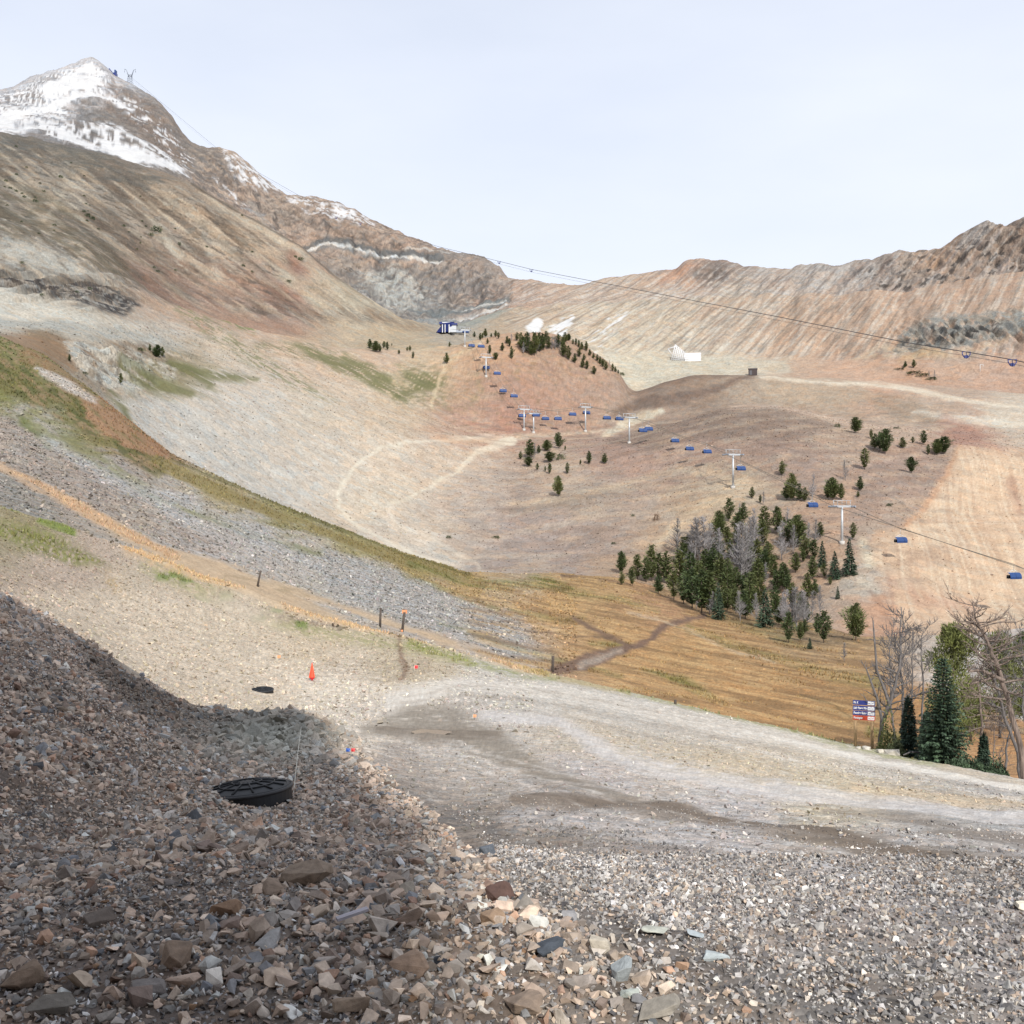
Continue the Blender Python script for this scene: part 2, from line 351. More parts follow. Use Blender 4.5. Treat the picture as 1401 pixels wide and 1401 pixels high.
for q_ in range(6):
    stroke(P, [(560-8*q_,948+5*q_),(640,932+6*q_),(760,938+8*q_),(900,965+9*q_),(1050,995+9*q_),(1200,1028+8*q_),(1401,1068+7*q_)], 2.2, (158,146,132) if q_ % 2 else (228,221,210), .55, 1.6, (-9,90,5,-.2,.3,40+q_))
    stroke(P, [(620,1012+6*q_),(740,1052+8*q_),(860,1085+8*q_),(1000,1110+9*q_),(1150,1130+9*q_),(1401,1160+10*q_)], 2.6, (142,130,116) if q_ % 2 else (220,213,204), .55, 1.8, (-9,90,5,-.2,.3,50+q_))
stroke(P, [(700,1088),(850,1098),(1000,1122),(1150,1146),(1250,1168),(1401,1186)], [5,7,8,10,12,14], (128,114,100), .8, 2.5, st=.1)
mk_ = sstep(26, 30, P['Y'])*sstep(420, 330, P['px'])*sstep(790, 830, P['py'])*.9; P['c'] = P['c']*(1-mk_[:, None])+lin((198,184,164)).astype(f4)*mk_[:, None]*(1+.12*P['n1'])[:, None]
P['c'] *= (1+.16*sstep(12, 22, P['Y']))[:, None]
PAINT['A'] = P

# ---- B: near mountainside and the dry meadow
P = setup('B', [(20,600,(172,160,146)),(100,650,(166,154,142)),(30,680,(160,150,138)),(200,700,(176,164,148)),(150,640,(168,160,152)),(300,740,(182,174,166)),(400,760,(186,178,168)),
  (500,800,(180,175,168)),(600,850,(178,172,166)),(680,870,(178,172,166)),(250,690,(180,176,172)),(350,730,(180,176,172)),(60,590,(170,166,160)),
  (0,520,(126,126,64)),(100,570,(130,126,66)),(200,610,(150,118,74)),(150,600,(134,124,64)),(300,670,(170,154,108)),(400,700,(150,140,80)),(500,740,(158,148,92)),(560,770,(166,144,82)),
  (650,800,(186,152,92)),(750,830,(196,154,94)),(800,800,(188,150,92)),(850,880,(196,152,92)),(950,900,(196,152,90)),(1000,880,(190,146,88)),(1050,960,(198,150,86)),(1100,930,(186,140,80)),(1180,960,(176,134,74)),
  (1150,900,(188,150,100)),(1120,870,(180,150,110)),(1250,960,(190,140,80)),(1300,920,(200,188,174)),(1390,1000,(196,146,90)),(1380,900,(196,186,176)),(1100,860,(150,130,90)),(700,790,(190,170,140)),(900,820,(184,140,96))])
# grassy bands sweeping down the slope
stroke(P, [(-100,430),(0,505),(80,540),(150,590),(215,640)], [50,56,50,40,26], (122,114,56), .85, 5, (-36,160,18,-.45,.35), st=.1)
stroke(P, [(0,545),(70,590),(140,635),(200,660)], [26,24,20,12], (128,128,62), .7, 8, (-34,120,14,-.15,.3), st=.15)
stroke(P, [(-40,430),(0,480),(60,530),(130,580),(215,640)], [60,70,60,40,26], (156,130,92), .75, 6, (-36,60,6,.12,.16), st=.3)
stroke(P, [(0,505),(80,540),(150,590),(215,640)], [40,50,40,20], (92,98,40), .75, 6, (-36,50,7,.15,.16))
poly(P, [(110,540),(150,545),(190,580),(232,618),(228,628),(170,612),(120,575)], (170,130,94), .9, 3, (-38,120,8,-.5,.4), st=.15)
stroke(P, [(40,480),(70,500),(120,545)], [26,24,16], (156,120,80), .7, 8, (-38,90,12,-.4,.35), st=.2)
stroke(P, [(50,505),(80,520),(130,548)], [6,12,6], (198,188,176), .9, 3, st=.7)
stroke(P, [(215,630),(300,672),(380,705),(470,738),(560,768),(640,786)], [18,20,12,13,14,12], (150,134,76), .9, 3, (-26,60,7,-.5,.3), st=.15)
stroke(P, [(235,627),(340,672),(450,718),(560,761),(640,785)], 2.5, (112,108,52), .8, 2, st=.1, wob=.2)
stroke(P, [(150,640),(200,675),(270,700),(340,730),(420,752),(520,780),(600,805),(680,835)], [6,9,8,7,8,10,9,5], (132,134,70), .8, 4, (-26,70,9,-.3,.35), st=.15)
stroke(P, [(30,575),(70,610),(40,580)], [10,8,4], (112,122,54), .8, 5, st=.1)
stroke(P, [(60,600),(150,655),(260,705),(360,745),(450,785),(560,830),(700,880)], [10,22,26,28,30,36,26], (180,178,174), .75, 8, (-26,200,24,-.5,.5), st=.85)
poly(P, [(440,745),(560,790),(640,822),(705,850),(722,872),(700,888),(600,868),(520,835),(440,800)], (176,172,166), .95, 6, st=.9)
poly(P, [(0,560),(40,590),(120,640),(200,690),(300,745),(280,760),(180,720),(60,665),(-40,620)], (166,152,140), .6, 8, (-30,30,10,-.2,.3), st=1)
stroke(P, [(-80,598),(0,637),(60,668),(130,705),(200,740)], [8,9,13,14,12], (208,170,126), .8, 4, (-28,120,8,-.7,.4), st=.15)
strip(P)
stroke(P, [(-20,655),(60,700)], [50,40], (150,148,140), .6, 12, (-28,40,14,-.2,.3), st=1)
stroke(P, [(215,648),(225,622),(180,636)], 1.4, (80,84,56), .7, 1.5)
# meadow: green runs, bare track, pale stones
for pts, w, a in [([(640,790),(700,798),(760,800),(800,812)],[5,9,10,5],.7),([(725,788),(750,795),(790,812)],[5,14,8],.9),([(780,812),(850,820),(900,835)],[6,9,4],.6),
                  ([(560,770),(640,800),(700,806)],[6,8,5],.8),([(700,835),(770,848),(800,845)],[7,9,4],.5),([(810,880),(840,882),(860,880)],[8,10,4],.7),([(880,915),(930,930),(990,960)],[5,12,6],.75),([(730,893),(770,903),(850,924)],[6,8,4],.6),
                  ([(940,855),(1000,880),(1080,905),(1140,925),(1200,932)],[5,9,9,14,16],.6),([(990,845),(1030,858),(1100,885)],[6,16,8],.5),([(600,850),(720,892)],[5,6],.5)]:
    stroke(P, pts, w, (124,128,58), a, 5, (-14,60,8,-.55,.4), st=.1)
poly(P, box(640,780,1210,1040), (140,106,62), .6, 20, (-12,110,9,.15,.25), st=.1)
poly(P, box(640,780,1210,1040), (216,178,116), .5, 20, (-12,90,6,.25,.25), st=.15)
stroke(P, [(755,915),(800,905),(850,890),(885,878),(905,858),(935,848),(965,842)], [12,20,12,9,8,6,5], (134,104,84), .95, 3, st=.4)
stroke(P, [(795,908),(850,890)], [10,5], (190,176,158), .6, 4, st=.8)
stroke(P, [(785,845),(815,862),(865,885)], [6,7,5], (132,102,80), .9, 3, st=.3)
stroke(P, [(720,863),(790,870),(840,870)], 2.2, (124,98,74), .8, 2)
stroke(P, [(770,787),(850,796)], 2.6, (112,84,66), .8, 2)
stroke(P, [(860,838),(910,850),(950,865),(1000,890),(1060,908)], [2,4,4,4,3], (206,182,146), .7, 2.5, (-14,20,5,-.2,.3))
stroke(P, [(925,858),(990,880),(1060,906)], 2, (112,104,60), .6, 2)
stroke(P, [(1095,950),(1140,965),(1165,982)], 1.8, (110,92,50), .7, 2)
poly(P, [(870,780),(930,740),(1010,700),(1120,720),(1130,790),(1180,868),(1100,868),(960,835)], (140,118,86), .5, 12, (-14,20,9,-.1,.3))
poly(P, [(880,790),(960,800),(1100,860),(1180,868),(1200,885),(1120,885),(1000,850),(940,830),(890,805)], (136,112,78), .7, 8, (-14,30,9,-.2,.3))
poly(P, [(1285,905),(1330,888),(1370,895),(1401,905),(1500,930),(1500,990),(1401,985),(1330,960),(1290,940)], (196,186,176), 1, 6, st=.9)
stroke(P, [(1290,965),(1330,975),(1401,1000)], [8,10,8], (160,150,120), .6, 5, st=.5)
stroke(P, [(1190,1000),(1230,1010),(1290,1030)], [10,14,12], (120,128,60), .7, 6, st=.1)
PAINT['B'] = P

def brown(P):
    HB_ = [(-300,180),(0,190),(120,215),(300,280),(480,400),(560,440),(400,440),(150,400),(-300,380)]
    poly(P, HB_, (166,158,148), .5, 14, (-30,120,40,.0,.4,81))
    poly(P, HB_, (92,82,72), .6, 10, (-18,18,4,.32,.14,83), st=.9)
    poly(P, HB_, (206,190,166), .5, 10, (-40,80,5,.3,.16,85))
    poly(P, [(-300,180),(0,190),(120,215),(300,280),(480,400),(560,440),(400,440),(150,400),(-300,380)], (112,94,78), .6, 14, (-42,90,11,.05,.3))
    poly(P, [(-300,180),(0,190),(120,215),(300,280),(480,400),(560,440),(400,440),(150,400),(-300,380)], (196,176,150), .45, 14, (-42,120,13,.2,.3,19))
    poly(P, [(-300,250),(0,240),(80,270),(140,330),(240,390),(150,380),(60,330),(-300,330)], (104,92,64), .6, 12, (-42,40,9,-.1,.35))
    poly(P, [(0,185),(60,182),(120,205),(215,238),(245,246),(200,262),(100,235),(0,212)], (112,106,98), .7, 6, (-10,30,6,-.1,.4))
    poly(P, [(0,320),(60,340),(130,370),(180,385),(100,380),(0,360)], (184,180,170), .8, 8, (-45,50,9,-.3,.4))
# ---- C: scree bowl, moraine humps and the wooded knoll
P = setup('C', [(60,470,(150,128,98)),(20,440,(182,176,164)),(120,440,(184,178,166)),(220,460,(188,180,168)),(20,420,(186,180,168)),(120,440,(186,176,160)),(300,480,(200,182,160)),(60,350,(166,160,146)),(60,310,(150,134,114)),(130,350,(160,144,124)),(150,385,(168,146,124)),(220,400,(172,140,116)),(10,370,(170,160,146)),
  (160,500,(164,148,128)),(240,500,(150,136,104)),(300,530,(200,188,174)),(240,570,(194,188,180)),(300,620,(196,190,182)),(380,660,(200,192,182)),(350,560,(202,192,180)),(450,620,(208,194,178)),(430,560,(204,188,168)),(520,620,(212,192,170)),(520,680,(212,194,172)),(560,740,(208,192,174)),(620,770,(202,190,176)),
  (600,640,(206,184,162)),(650,680,(192,172,156)),(700,720,(178,156,144)),(640,740,(188,168,152)),(760,740,(176,154,142)),(700,770,(174,156,146)),(820,740,(178,156,142)),(800,680,(180,160,142)),(870,700,(180,156,138)),(900,640,(180,148,130)),(760,640,(190,164,142)),
  (850,620,(186,152,134)),(950,610,(176,142,124)),(1050,600,(168,138,120)),(1000,580,(160,136,118)),(1100,640,(176,148,130)),(960,690,(196,168,136)),(1000,720,(190,160,130)),(1000,670,(200,176,146)),(900,740,(186,156,128)),(860,770,(190,158,128)),(1150,700,(196,158,130)),(1250,650,(180,146,128)),(1120,780,(190,152,120)),
  (1250,720,(214,176,140)),(1300,780,(214,174,138)),(1250,800,(210,160,126)),(1330,850,(206,160,128)),(1401,700,(208,168,136)),(1340,640,(212,178,146)),(1300,700,(216,180,146)),(1220,830,(204,156,122)),(1401,800,(210,176,142)),(1180,800,(190,176,160)),
  (640,560,(196,150,126)),(700,520,(184,142,120)),(700,570,(192,140,116)),(760,560,(190,148,122)),(800,530,(188,152,128)),(750,500,(180,144,122)),(640,500,(204,164,130)),(850,540,(186,156,134)),(680,480,(206,160,124)),(620,540,(190,160,126)),
  (900,545,(150,126,108)),(960,530,(160,134,114)),(1000,530,(178,156,134)),(1050,540,(178,156,134)),(900,570,(176,150,130)),(1150,550,(184,158,134)),(1250,570,(192,168,146)),(1200,530,(204,160,130)),(1300,560,(190,164,142)),(1380,570,(204,188,168)),(1320,590,(190,140,118)),(1100,530,(190,162,136)),
  (400,440,(200,168,136)),(450,500,(204,176,150)),(520,490,(206,174,146)),(560,520,(192,172,134)),(480,540,(206,184,160)),(590,500,(206,178,146)),(600,465,(206,184,148)),(350,430,(190,156,130)),(540,560,(206,182,154)),(300,420,(184,148,122)),(230,420,(190,160,134))])
# gullied stripes all over the left bowl
poly(P, box(150,400,620,760), (180,166,150), .14, 30, (-40,260,16,.2,.3))
poly(P, box(150,400,620,760), (220,210,196), .16, 30, (-36,300,22,.25,.35,9))
brown(P)
# road terrace, dark cliff band
poly(P, [(-300,350),(0,388),(40,398),(100,418),(150,430),(175,432),(190,412),(150,395),(80,388),(0,376),(-300,330)], (82,76,76), .95, 4, (75,18,5,-.35,.4), st=.9)
poly(P, [(-50,372),(0,378),(60,388),(150,400),(190,415),(170,430),(60,408),(0,396)], (176,168,158), .8, 3, (85,9,3,.15,.15,71))
poly(P, [(0,378),(60,388),(150,400),(185,410),(150,418),(60,404)], (160,146,128), .5, 4, (80,10,5,.25,.3))
poly(P, [(-100,395),(0,398),(60,412),(150,436),(200,445),(180,456),(60,438),(-100,425)], (206,198,184), .7, 6)
stroke(P, [(-100,430),(0,440),(100,446),(200,462),(260,478)], [14,16,14,14,8], (178,176,168), .7, 5)
poly(P, [(0,458),(60,460),(110,470),(140,500),(100,512),(60,498),(0,478)], (160,124,88), .8, 6, (-20,50,8,-.4,.4), st=.3)
poly(P, [(85,470),(110,468),(150,478),(195,485),(245,500),(240,520),(200,530),(170,545),(140,530),(110,510)], (190,186,176), .9, 3, (-50,14,6,-.25,.18), st=.9)
poly(P, [(110,475),(195,485),(245,500),(200,530),(140,530)], (104,96,86), .6, 3, (-55,10,4,.3,.15,66))
poly(P, [(140,468),(200,470),(240,490),(180,492)], (146,122,96), .7, 4, (-20,22,7,-.2,.3))
stroke(P, [(110,470),(124,500),(140,530)], 3, (116,98,80), .6, 3)
# green turf fans
for pts, w in [([(165,500),(200,520),(262,538)],[10,20,8]),([(150,540),(170,560),(185,600)],[8,10,5]),([(232,492),(255,505),(290,525),(285,530)],[8,18,10,3]),([(250,500),(300,512),(352,520)],[12,14,5]),
               ([(405,472),(440,488),(480,505),(520,528),(555,548)],[6,14,16,14,6]),([(470,488),(500,502),(530,520)],[8,14,10]),([(560,515),(580,522),(600,520)],[14,26,18]),([(540,545),(570,530),(590,525)],[6,10,12])]:
    stroke(P, pts, w, (124,124,66), .85, 5, (-32,50,6,-.35,.2), st=.15)
poly(P, box(175,495,300,545), (138,132,80), .45, 10, (-20,50,8,.0,.3), st=.15)
poly(P, box(545,495,615,555), (136,130,84), .6, 10, (30,18,6,.05,.25), st=.2)
stroke(P, [(590,555),(600,520),(612,495),(640,480),(660,465)], [4,5,5,6,4], (214,190,152), .8, 2.5)
stroke(P, [(225,400),(275,440),(330,480),(400,520),(455,548)], [16,22,22,20,8], (134,136,82), .8, 9, (-38,26,4,.12,.12,8), st=.2)
stroke(P, [(270,410),(300,425),(345,450)], [10,22,8], (122,136,64), .85, 6, (-40,22,4,.0,.14,9), st=.2)
stroke(P, [(355,470),(420,480),(480,500),(560,540)], [10,22,30,10], (134,132,80), .75, 9, (-34,30,4,.05,.14,10), st=.2)
stroke(P, [(430,425),(455,412),(480,415),(500,430),(545,455)], [5,7,5,4,5], (146,136,86), .8, 3, (0,14,6,-.3,.3))
stroke(P, [(465,470),(495,474),(520,480)], 4, (150,116,90), .7, 3)
# service roads in the bowl
stroke(P, [(700,603),(650,598),(560,606),(520,612),(485,635),(465,665),(462,690),(490,722),(540,750),(620,775)], [12,6,4,4,5,6,5,4,4,4], (226,211,190), .75, 3, st=.1)
stroke(P, [(700,603),(650,618),(620,650),(560,680),(530,690)], [12,7,5,4,4], (226,208,184), .75, 3, st=.1)
stroke(P, [(530,690),(545,720),(600,745),(650,770),(660,782)], [3,4,4,4,4], (218,205,188), .5, 3, st=.1)
stroke(P, [(590,598),(640,604),(680,600)], [5,7,5], (220,172,132), .7, 4)
stroke(P, [(620,560),(660,585),(710,590),(760,585)], [5,8,8,4], (196,132,108), .5, 6)
stroke(P, [(690,600),(780,592),(860,585)], [8,3,3], (220,200,174), .7, 3)
stroke(P, [(826,596),(870,573),(905,562)], [8,16,8], (214,198,172), .9, 3)
poly(P, [(1030,514),(1100,518),(1180,526),(1200,545),(1130,555),(1050,548)], (190,168,142), .6, 6)
poly(P, [(1200,536),(1250,548),(1290,566),(1300,580),(1230,575),(1195,560)], (164,142,118), .6, 7)
stroke(P, [(840,565),(880,552),(930,545),(980,530),(1030,514)], [10,14,15,11,5], (138,114,100), .85, 4)  # dark crest soil and plants, with the shaded side painted in as well
stroke(P, [(862,540),(900,525),(960,513),(1030,512)], [4,6,8,3], (150,122,102), .9, 3)  # crest line likewise mixes dark soil with painted shade
stroke(P, [(1040,514),(1110,520),(1180,525),(1240,532),(1300,545),(1401,556)], [4,5,6,9,6,5], (222,206,184), .8, 3, st=.3)
stroke(P, [(1250,562),(1300,570),(1350,574),(1401,580)], [4,9,12,8], (222,210,192), .7, 4)
stroke(P, [(1000,557),(1060,556),(1100,564),(1170,580),(1260,588),(1290,600)], [3,4,6,7,5,5], (206,176,154), .7, 3)
stroke(P, [(1295,575),(1330,600),(1300,610)], [20,20,8], (184,138,118), .6, 7)
poly(P, [(1180,640),(1310,612),(1290,650),(1250,710),(1190,760),(1150,740)], (172,146,130), .75, 6)
poly(P, [(1312,612),(1296,650),(1270,690),(1235,725),(1195,735),(1185,760),(1215,790),(1240,870),(1700,870),(1700,620),(1401,625)], (218,184,150), .8, 5, st=.35)
poly(P, [(1312,612),(1296,650),(1270,690),(1200,760),(1230,860),(1700,860),(1700,610)], (194,156,124), .4, 10, (58,160,5,.15,.25))
poly(P, [(1312,612),(1296,650),(1270,690),(1200,760),(1230,860),(1700,860),(1700,610)], (234,208,178), .4, 10, (58,160,4,.2,.2,44))
stroke(P, [(1312,612),(1296,650),(1268,690),(1235,722),(1195,738)], [5,8,9,8,6], (208,158,118), .8, 4)
stroke(P, [(1215,790),(1260,820),(1330,830)], [10,22,16], (200,146,118), .45, 12, (60,60,8,-.2,.35))
stroke(P, [(1385,660),(1395,700)], [16,8], (176,124,100), .5, 8)
stroke(P, [(1180,745),(1190,770)], [12,16], (208,196,172), .8, 6, st=.8)
stroke(P, [(1180,795),(1200,810)], [14,8], (200,190,174), .8, 5, st=.9)
stroke(P, [(1190,810),(1220,850)], [6,10], (170,130,104), .6, 6)
stroke(P, [(700,690),(780,682),(860,660),(930,640),(1000,655)], [4,8,9,9,6], (208,182,150), .7, 5)
stroke(P, [(690,700),(760,692),(850,672),(920,655)], [10,12,10,4], (160,140,122), .5, 6)
stroke(P, [(900,745),(930,715),(990,680),(1020,650)], [10,14,20,10], (212,184,148), .8, 5)
poly(P, [(960,595),(1060,600),(1180,640),(1120,650),(1000,630)], (180,148,130), .4, 10)
poly(P, [(830,600),(960,562),(1060,560),(1150,580),(1080,600),(960,600),(880,620)], (154,130,114), .7, 6)  # dark soil of the front crest, with shade painted into its tone
poly(P, [(640,500),(700,482),(790,500),(850,520),(850,560),(760,590),(660,590),(600,560)], (182,142,120), .4, 10, (10,70,9,-.1,.4))
poly(P, box(590,440,880,520), (206,164,124), .4, 10, (10,26,6,-.1,.3))
stroke(P, [(600,560),(640,560),(660,530),(650,510)], [4,8,10,6], (150,140,96), .4, 6, (20,16,6,0,.3), st=.2)
poly(P, box(600,480,870,600), (150,128,90), .5, 12, (0,16,7,.5,.25))
poly(P, box(640,560,1310,800), (148,124,110), .3, 20, (8,70,14,.2,.3))
poly(P, box(600,560,1310,800), (214,190,160), .28, 20, (12,80,16,.25,.3, 33))
PAINT['C'] = P

def ridgecol(P):
    Q = [(690,440),(695,385),(700,300),(1800,200),(1800,480),(1150,492),(850,482)]
    poly(P, Q, (214,206,194), .42, 8, (51,130,6,.1,.25))
    poly(P, Q, (184,138,108), .3, 8, (51,100,5,.3,.22,23))
    poly(P, Q, (126,112,100), .42, 8, (51,80,4.5,.25,.2,29))
# ---- D: foot of the mountains
P = setup('D', [(50,230,(140,124,108)),(150,240,(140,124,110)),(230,270,(158,138,118)),(300,300,(176,150,124)),(60,290,(138,120,96)),(150,300,(146,126,104)),(30,340,(166,160,146)),(110,350,(160,150,136)),(200,340,(158,134,114)),(260,360,(170,142,118)),
  (330,340,(184,156,128)),(400,370,(186,156,130)),(400,410,(174,126,104)),(210,385,(160,120,100)),(300,400,(176,140,116)),(470,410,(190,170,140)),(500,425,(196,176,148)),(560,450,(190,168,136)),(10,210,(124,116,106)),(100,215,(126,118,106)),
  (620,445,(176,166,152)),(680,440,(186,164,138)),(720,440,(200,174,148)),(800,440,(206,184,158)),(900,450,(204,184,160)),(1000,450,(198,174,152)),(1100,450,(196,164,138)),(1200,470,(200,164,136)),(1300,480,(196,164,140)),(1380,500,(198,160,136)),(1380,440,(190,158,134)),
  (870,490,(212,196,172)),(950,500,(210,194,172)),(1150,500,(210,168,138)),(1250,510,(206,160,128)),(1100,480,(206,172,144))])
brown(P)
for pts, w, a in [([(20,325),(50,360)],[6,10],.7),([(200,295),(245,350)],[5,12],.6),([(90,255),(60,300)],[4,5],.3),([(285,345),(300,375)],[4,12],.5),([(330,290),(470,380),(540,432)],[3,4,4],.5),([(285,270),(400,340),(470,400)],[6,9,7],.4)]:
    stroke(P, pts, w, (206,192,170), a, 5)
poly(P, box(165,355,460,425), (170,124,104), .32, 14, (-30,40,10,-.05,.35))
stroke(P, [(400,350),(415,385),(405,405)], [14,20,12], (170,110,86), .5, 8)
stroke(P, [(262,248),(330,291),(410,338),(470,386),(510,412)], 2.2, (96,84,72), .75, 1.6, wob=0)  # skyline shading painted as a thin dark line along the ridge
stroke(P, [(272,258),(330,298),(410,346),(470,394)], 2.2, (204,190,166), .5, 2, wob=0)
poly(P, [(380,380),(440,372),(500,400),(540,430),(470,420),(430,425)], (200,184,156), .5, 10)
stroke(P, [(505,425),(545,440),(590,452)], [14,20,10], (156,132,108), .6, 6, (-30,16,6,-.2,.3))
stroke(P, [(620,446),(650,436),(695,420)], [10,14,8], (150,160,156), .7, 3, wob=.3)
stroke(P, [(612,440),(650,432),(690,416)], [2,3,2.5], (226,220,206), .8, 1.5, wob=.3)
# right flank: gullies, orange and grey streaks, snow tongues
R_ = [(690,440),(700,400),(1700,300),(1700,480),(1150,490),(850,480)]
ridgecol(P)
poly(P, [(720,450),(735,435),(744,436),(738,455),(730,462)], (240,240,244), .95, 2.5, (52,40,5,-.6,.3), st=.05)
poly(P, [(750,450),(770,435),(786,431),(782,445),(764,470)], (240,240,244), .95, 2.5, (52,40,5,-.3,.3), st=.05)
poly(P, [(790,475),(840,430),(862,425),(850,445),(815,482)], (238,236,240), .8, 4, (52,50,5,.25,.25), st=.05)
poly(P, [(1220,478),(1235,450),(1280,432),(1340,430),(1420,420),(1420,455),(1350,468),(1290,478)], (158,154,146), .9, 4, (76,14,5,-.3,.3), st=.9)
poly(P, [(1230,462),(1290,440),(1370,440),(1360,462),(1270,475)], (58,58,62), .8, 3, (76,12,5,.1,.2))
poly(P, [(1160,492),(1210,465),(1260,470),(1290,482),(1380,465),(1330,486),(1250,490)], (204,180,150), .7, 5, (60,14,6,-.1,.3))
poly(P, [(1230,492),(1250,474),(1280,478),(1300,488)], (196,160,112), .7, 5)
poly(P, [(840,486),(900,488),(1000,488),(1080,490),(1080,510),(840,525)], (206,194,172), .8, 8)
PAINT['D'] = P

# ---- E: snow peak, banded wall and the long ridge
P = setup('E', [(60,140,(186,184,186)),(120,110,(200,198,200)),(150,170,(150,138,126)),(220,180,(156,138,122)),(120,190,(130,124,118)),(240,220,(150,138,124)),(300,240,(184,158,132)),(330,270,(190,158,130)),(380,290,(180,158,136)),(450,300,(178,150,126)),(420,330,(196,158,126)),(500,320,(180,150,124)),
  (560,345,(186,150,122)),(640,365,(176,150,128)),(500,350,(190,154,124)),(480,365,(164,150,134)),(520,385,(176,176,164)),(560,400,(160,154,148)),(620,390,(158,150,144)),(660,380,(162,152,142)),(600,420,(176,178,170)),(530,420,(182,178,164)),(640,415,(196,158,130)),(690,400,(194,156,126)),(600,375,(170,154,138)),
  (740,400,(204,170,138)),(800,410,(204,176,146)),(860,395,(202,172,142)),(940,370,(206,160,122)),(980,365,(150,132,118)),(1000,400,(196,178,154)),(900,410,(206,184,158)),(1060,390,(188,168,148)),(1120,385,(178,168,156)),(1200,380,(170,154,140)),(1250,370,(178,158,138)),(1290,350,(196,154,112)),(1350,330,(168,144,122)),(1330,380,(176,154,134)),(1400,330,(164,136,112)),(1380,380,(170,142,118)),(1150,410,(196,168,142)),(1250,410,(190,158,132))])
L_ = [(270,200),(480,280),(700,380),(700,460),(540,440),(270,260)]
poly(P, L_, (100,92,86), .55, 6, (-25,24,4,.3,.14,91), st=.9)
poly(P, L_, (124,110,100), .5, 6, (68,40,9,.05,.3))
poly(P, L_, (204,182,156), .35, 6, (60,44,10,.15,.3,27))
poly(P, [(470,375),(520,360),(600,372),(690,385),(690,405),(640,425),(560,445),(500,425)], (116,112,110), .5, 7, (70,26,6,-.05,.3))
poly(P, [(490,370),(560,372),(590,400),(570,425),(530,420)], (206,208,196), .55, 8, (80,34,9,-.1,.35))
# banded layers
b1 = [(405,340),(425,335),(450,328),(480,334),(520,344),(560,348),(590,352),(604,354)]
stroke(P, [(x, y) for x, y in b1], [4,6,8,9,9,10,11,8], (112,116,116), .85, 2, wob=.25)
stroke(P, [(x, y+5) for x, y in b1], [2,3,3,3,3,3,3,3], (226,222,210), .95, 1.2, wob=.25)
stroke(P, [(x, y+9) for x, y in b1[:6]], [2,3,4,5,4,2], (140,146,146), .7, 2, wob=.25)
for q_ in range(5):
    stroke(P, [(545+6*q_,408+7*q_),(590,416+6.5*q_),(640,410+6*q_),(690-4*q_,396+5*q_)], 1.6, (112,110,108), .6, 1.2, (-4,40,6,-.3,.2,60+q_), wob=.4)
    stroke(P, [(560+6*q_,411+7*q_),(600,419+6.5*q_),(650,411+6*q_)], 1.3, (200,192,178), .6, 1, (-4,40,6,-.1,.2,70+q_), wob=.4)
    stroke(P, [(330+30*q_,262+12*q_),(370+30*q_,290+9*q_),(420+30*q_,310+8*q_)], 1.8, (108,96,88), .6, 1.4, (-20,30,5,-.2,.2,80+q_), wob=.6)
for x_, y_ in ((300,225),(322,240),(350,262),(375,290),(445,300),(480,318),(515,335),(545,330),(585,350),(628,372),(655,380),(610,392),(575,388)):
    stroke(P, [(x_,y_),(x_+5,y_+12),(x_+3,y_+26)], [3,4,1.5], (88,82,80), .7, 1.6, wob=1.2)
stroke(P, [(555,343),(580,340),(604,346),(640,342)], [2,2,2,2], (214,206,192), .8, 1.2, wob=.3)
stroke(P, [(600,348),(640,346),(690,360)], [8,10,5], (150,142,134), .5, 4)
stroke(P, [(560,424),(600,430),(640,424),(695,410)], [5,9,10,7], (124,134,134), .85, 2, wob=.3)
stroke(P, [(620,427),(650,421),(692,411)], 2.2, (220,216,204), .9, 1.2, wob=.3)
stroke(P, [(615,437),(660,430),(694,418)], 3, (226,222,210), .9, 1.4, wob=.3)
stroke(P, [(565,437),(600,442),(660,438)], [4,5,4], (150,158,156), .8, 2, wob=.3)
stroke(P, [(330,286),(350,287),(362,292)], [3,4,3], (150,156,160), .8, 1.6)
stroke(P, [(340,272),(372,318),(400,335)], [6,5,3], (176,166,152), .6, 3)
# rocks of the summit, then snow in drifts
PK = [(-300,200),(-300,150),(0,130),(125,82),(215,140),(262,200),(300,206),(340,260),(300,280),(0,230)]
poly(P, PK, (118,112,108), .55, 6, (-38,50,8,-.1,.3), st=.7)
poly(P, [(150,105),(200,140),(250,190),(262,225),(230,215),(190,175),(140,150)], (142,120,104), .6, 7, (-52,50,9,-.2,.35))
S_ = (238,240,246)
poly(P, [(-300,150),(0,128),(125,82),(150,104),(135,128),(60,150),(0,178),(-300,200)], S_, .95, 4, (18,70,4,.04,.14,41), st=.05)
poly(P, [(60,118),(125,84),(142,102),(128,116),(60,136)], S_, .95, 3, (16,60,5,-.55,.2,43), st=.05)
stroke(P, [(0,164),(60,146),(110,128),(150,130),(180,148)], [16,12,8,9,5], S_, .95, 2.5, (12,60,6,-.6,.3), st=.05)
poly(P, [(0,160),(90,140),(90,165),(40,180),(0,182)], S_, .8, 3, (14,60,5,0,.2,45), st=.05)
poly(P, [(95,165),(150,170),(215,200),(262,235),(240,235),(190,225),(130,200),(60,185),(60,176)], S_, .95, 4, (-38,50,5,-.05,.2,47), st=.05)
poly(P, [(140,188),(190,205),(225,222),(262,242),(215,228),(165,215),(140,200)], S_, .98, 2.5, st=.05)
poly(P, [(0,176),(70,170),(110,185),(150,210),(100,190),(60,178),(0,184)], S_, .95, 2.5, (-20,50,5,-.4,.2), st=.05)
poly(P, [(160,118),(230,170),(262,215),(262,235),(230,200),(170,150)], S_, .8, 4, (-40,30,4,.3,.15,49), st=.05)
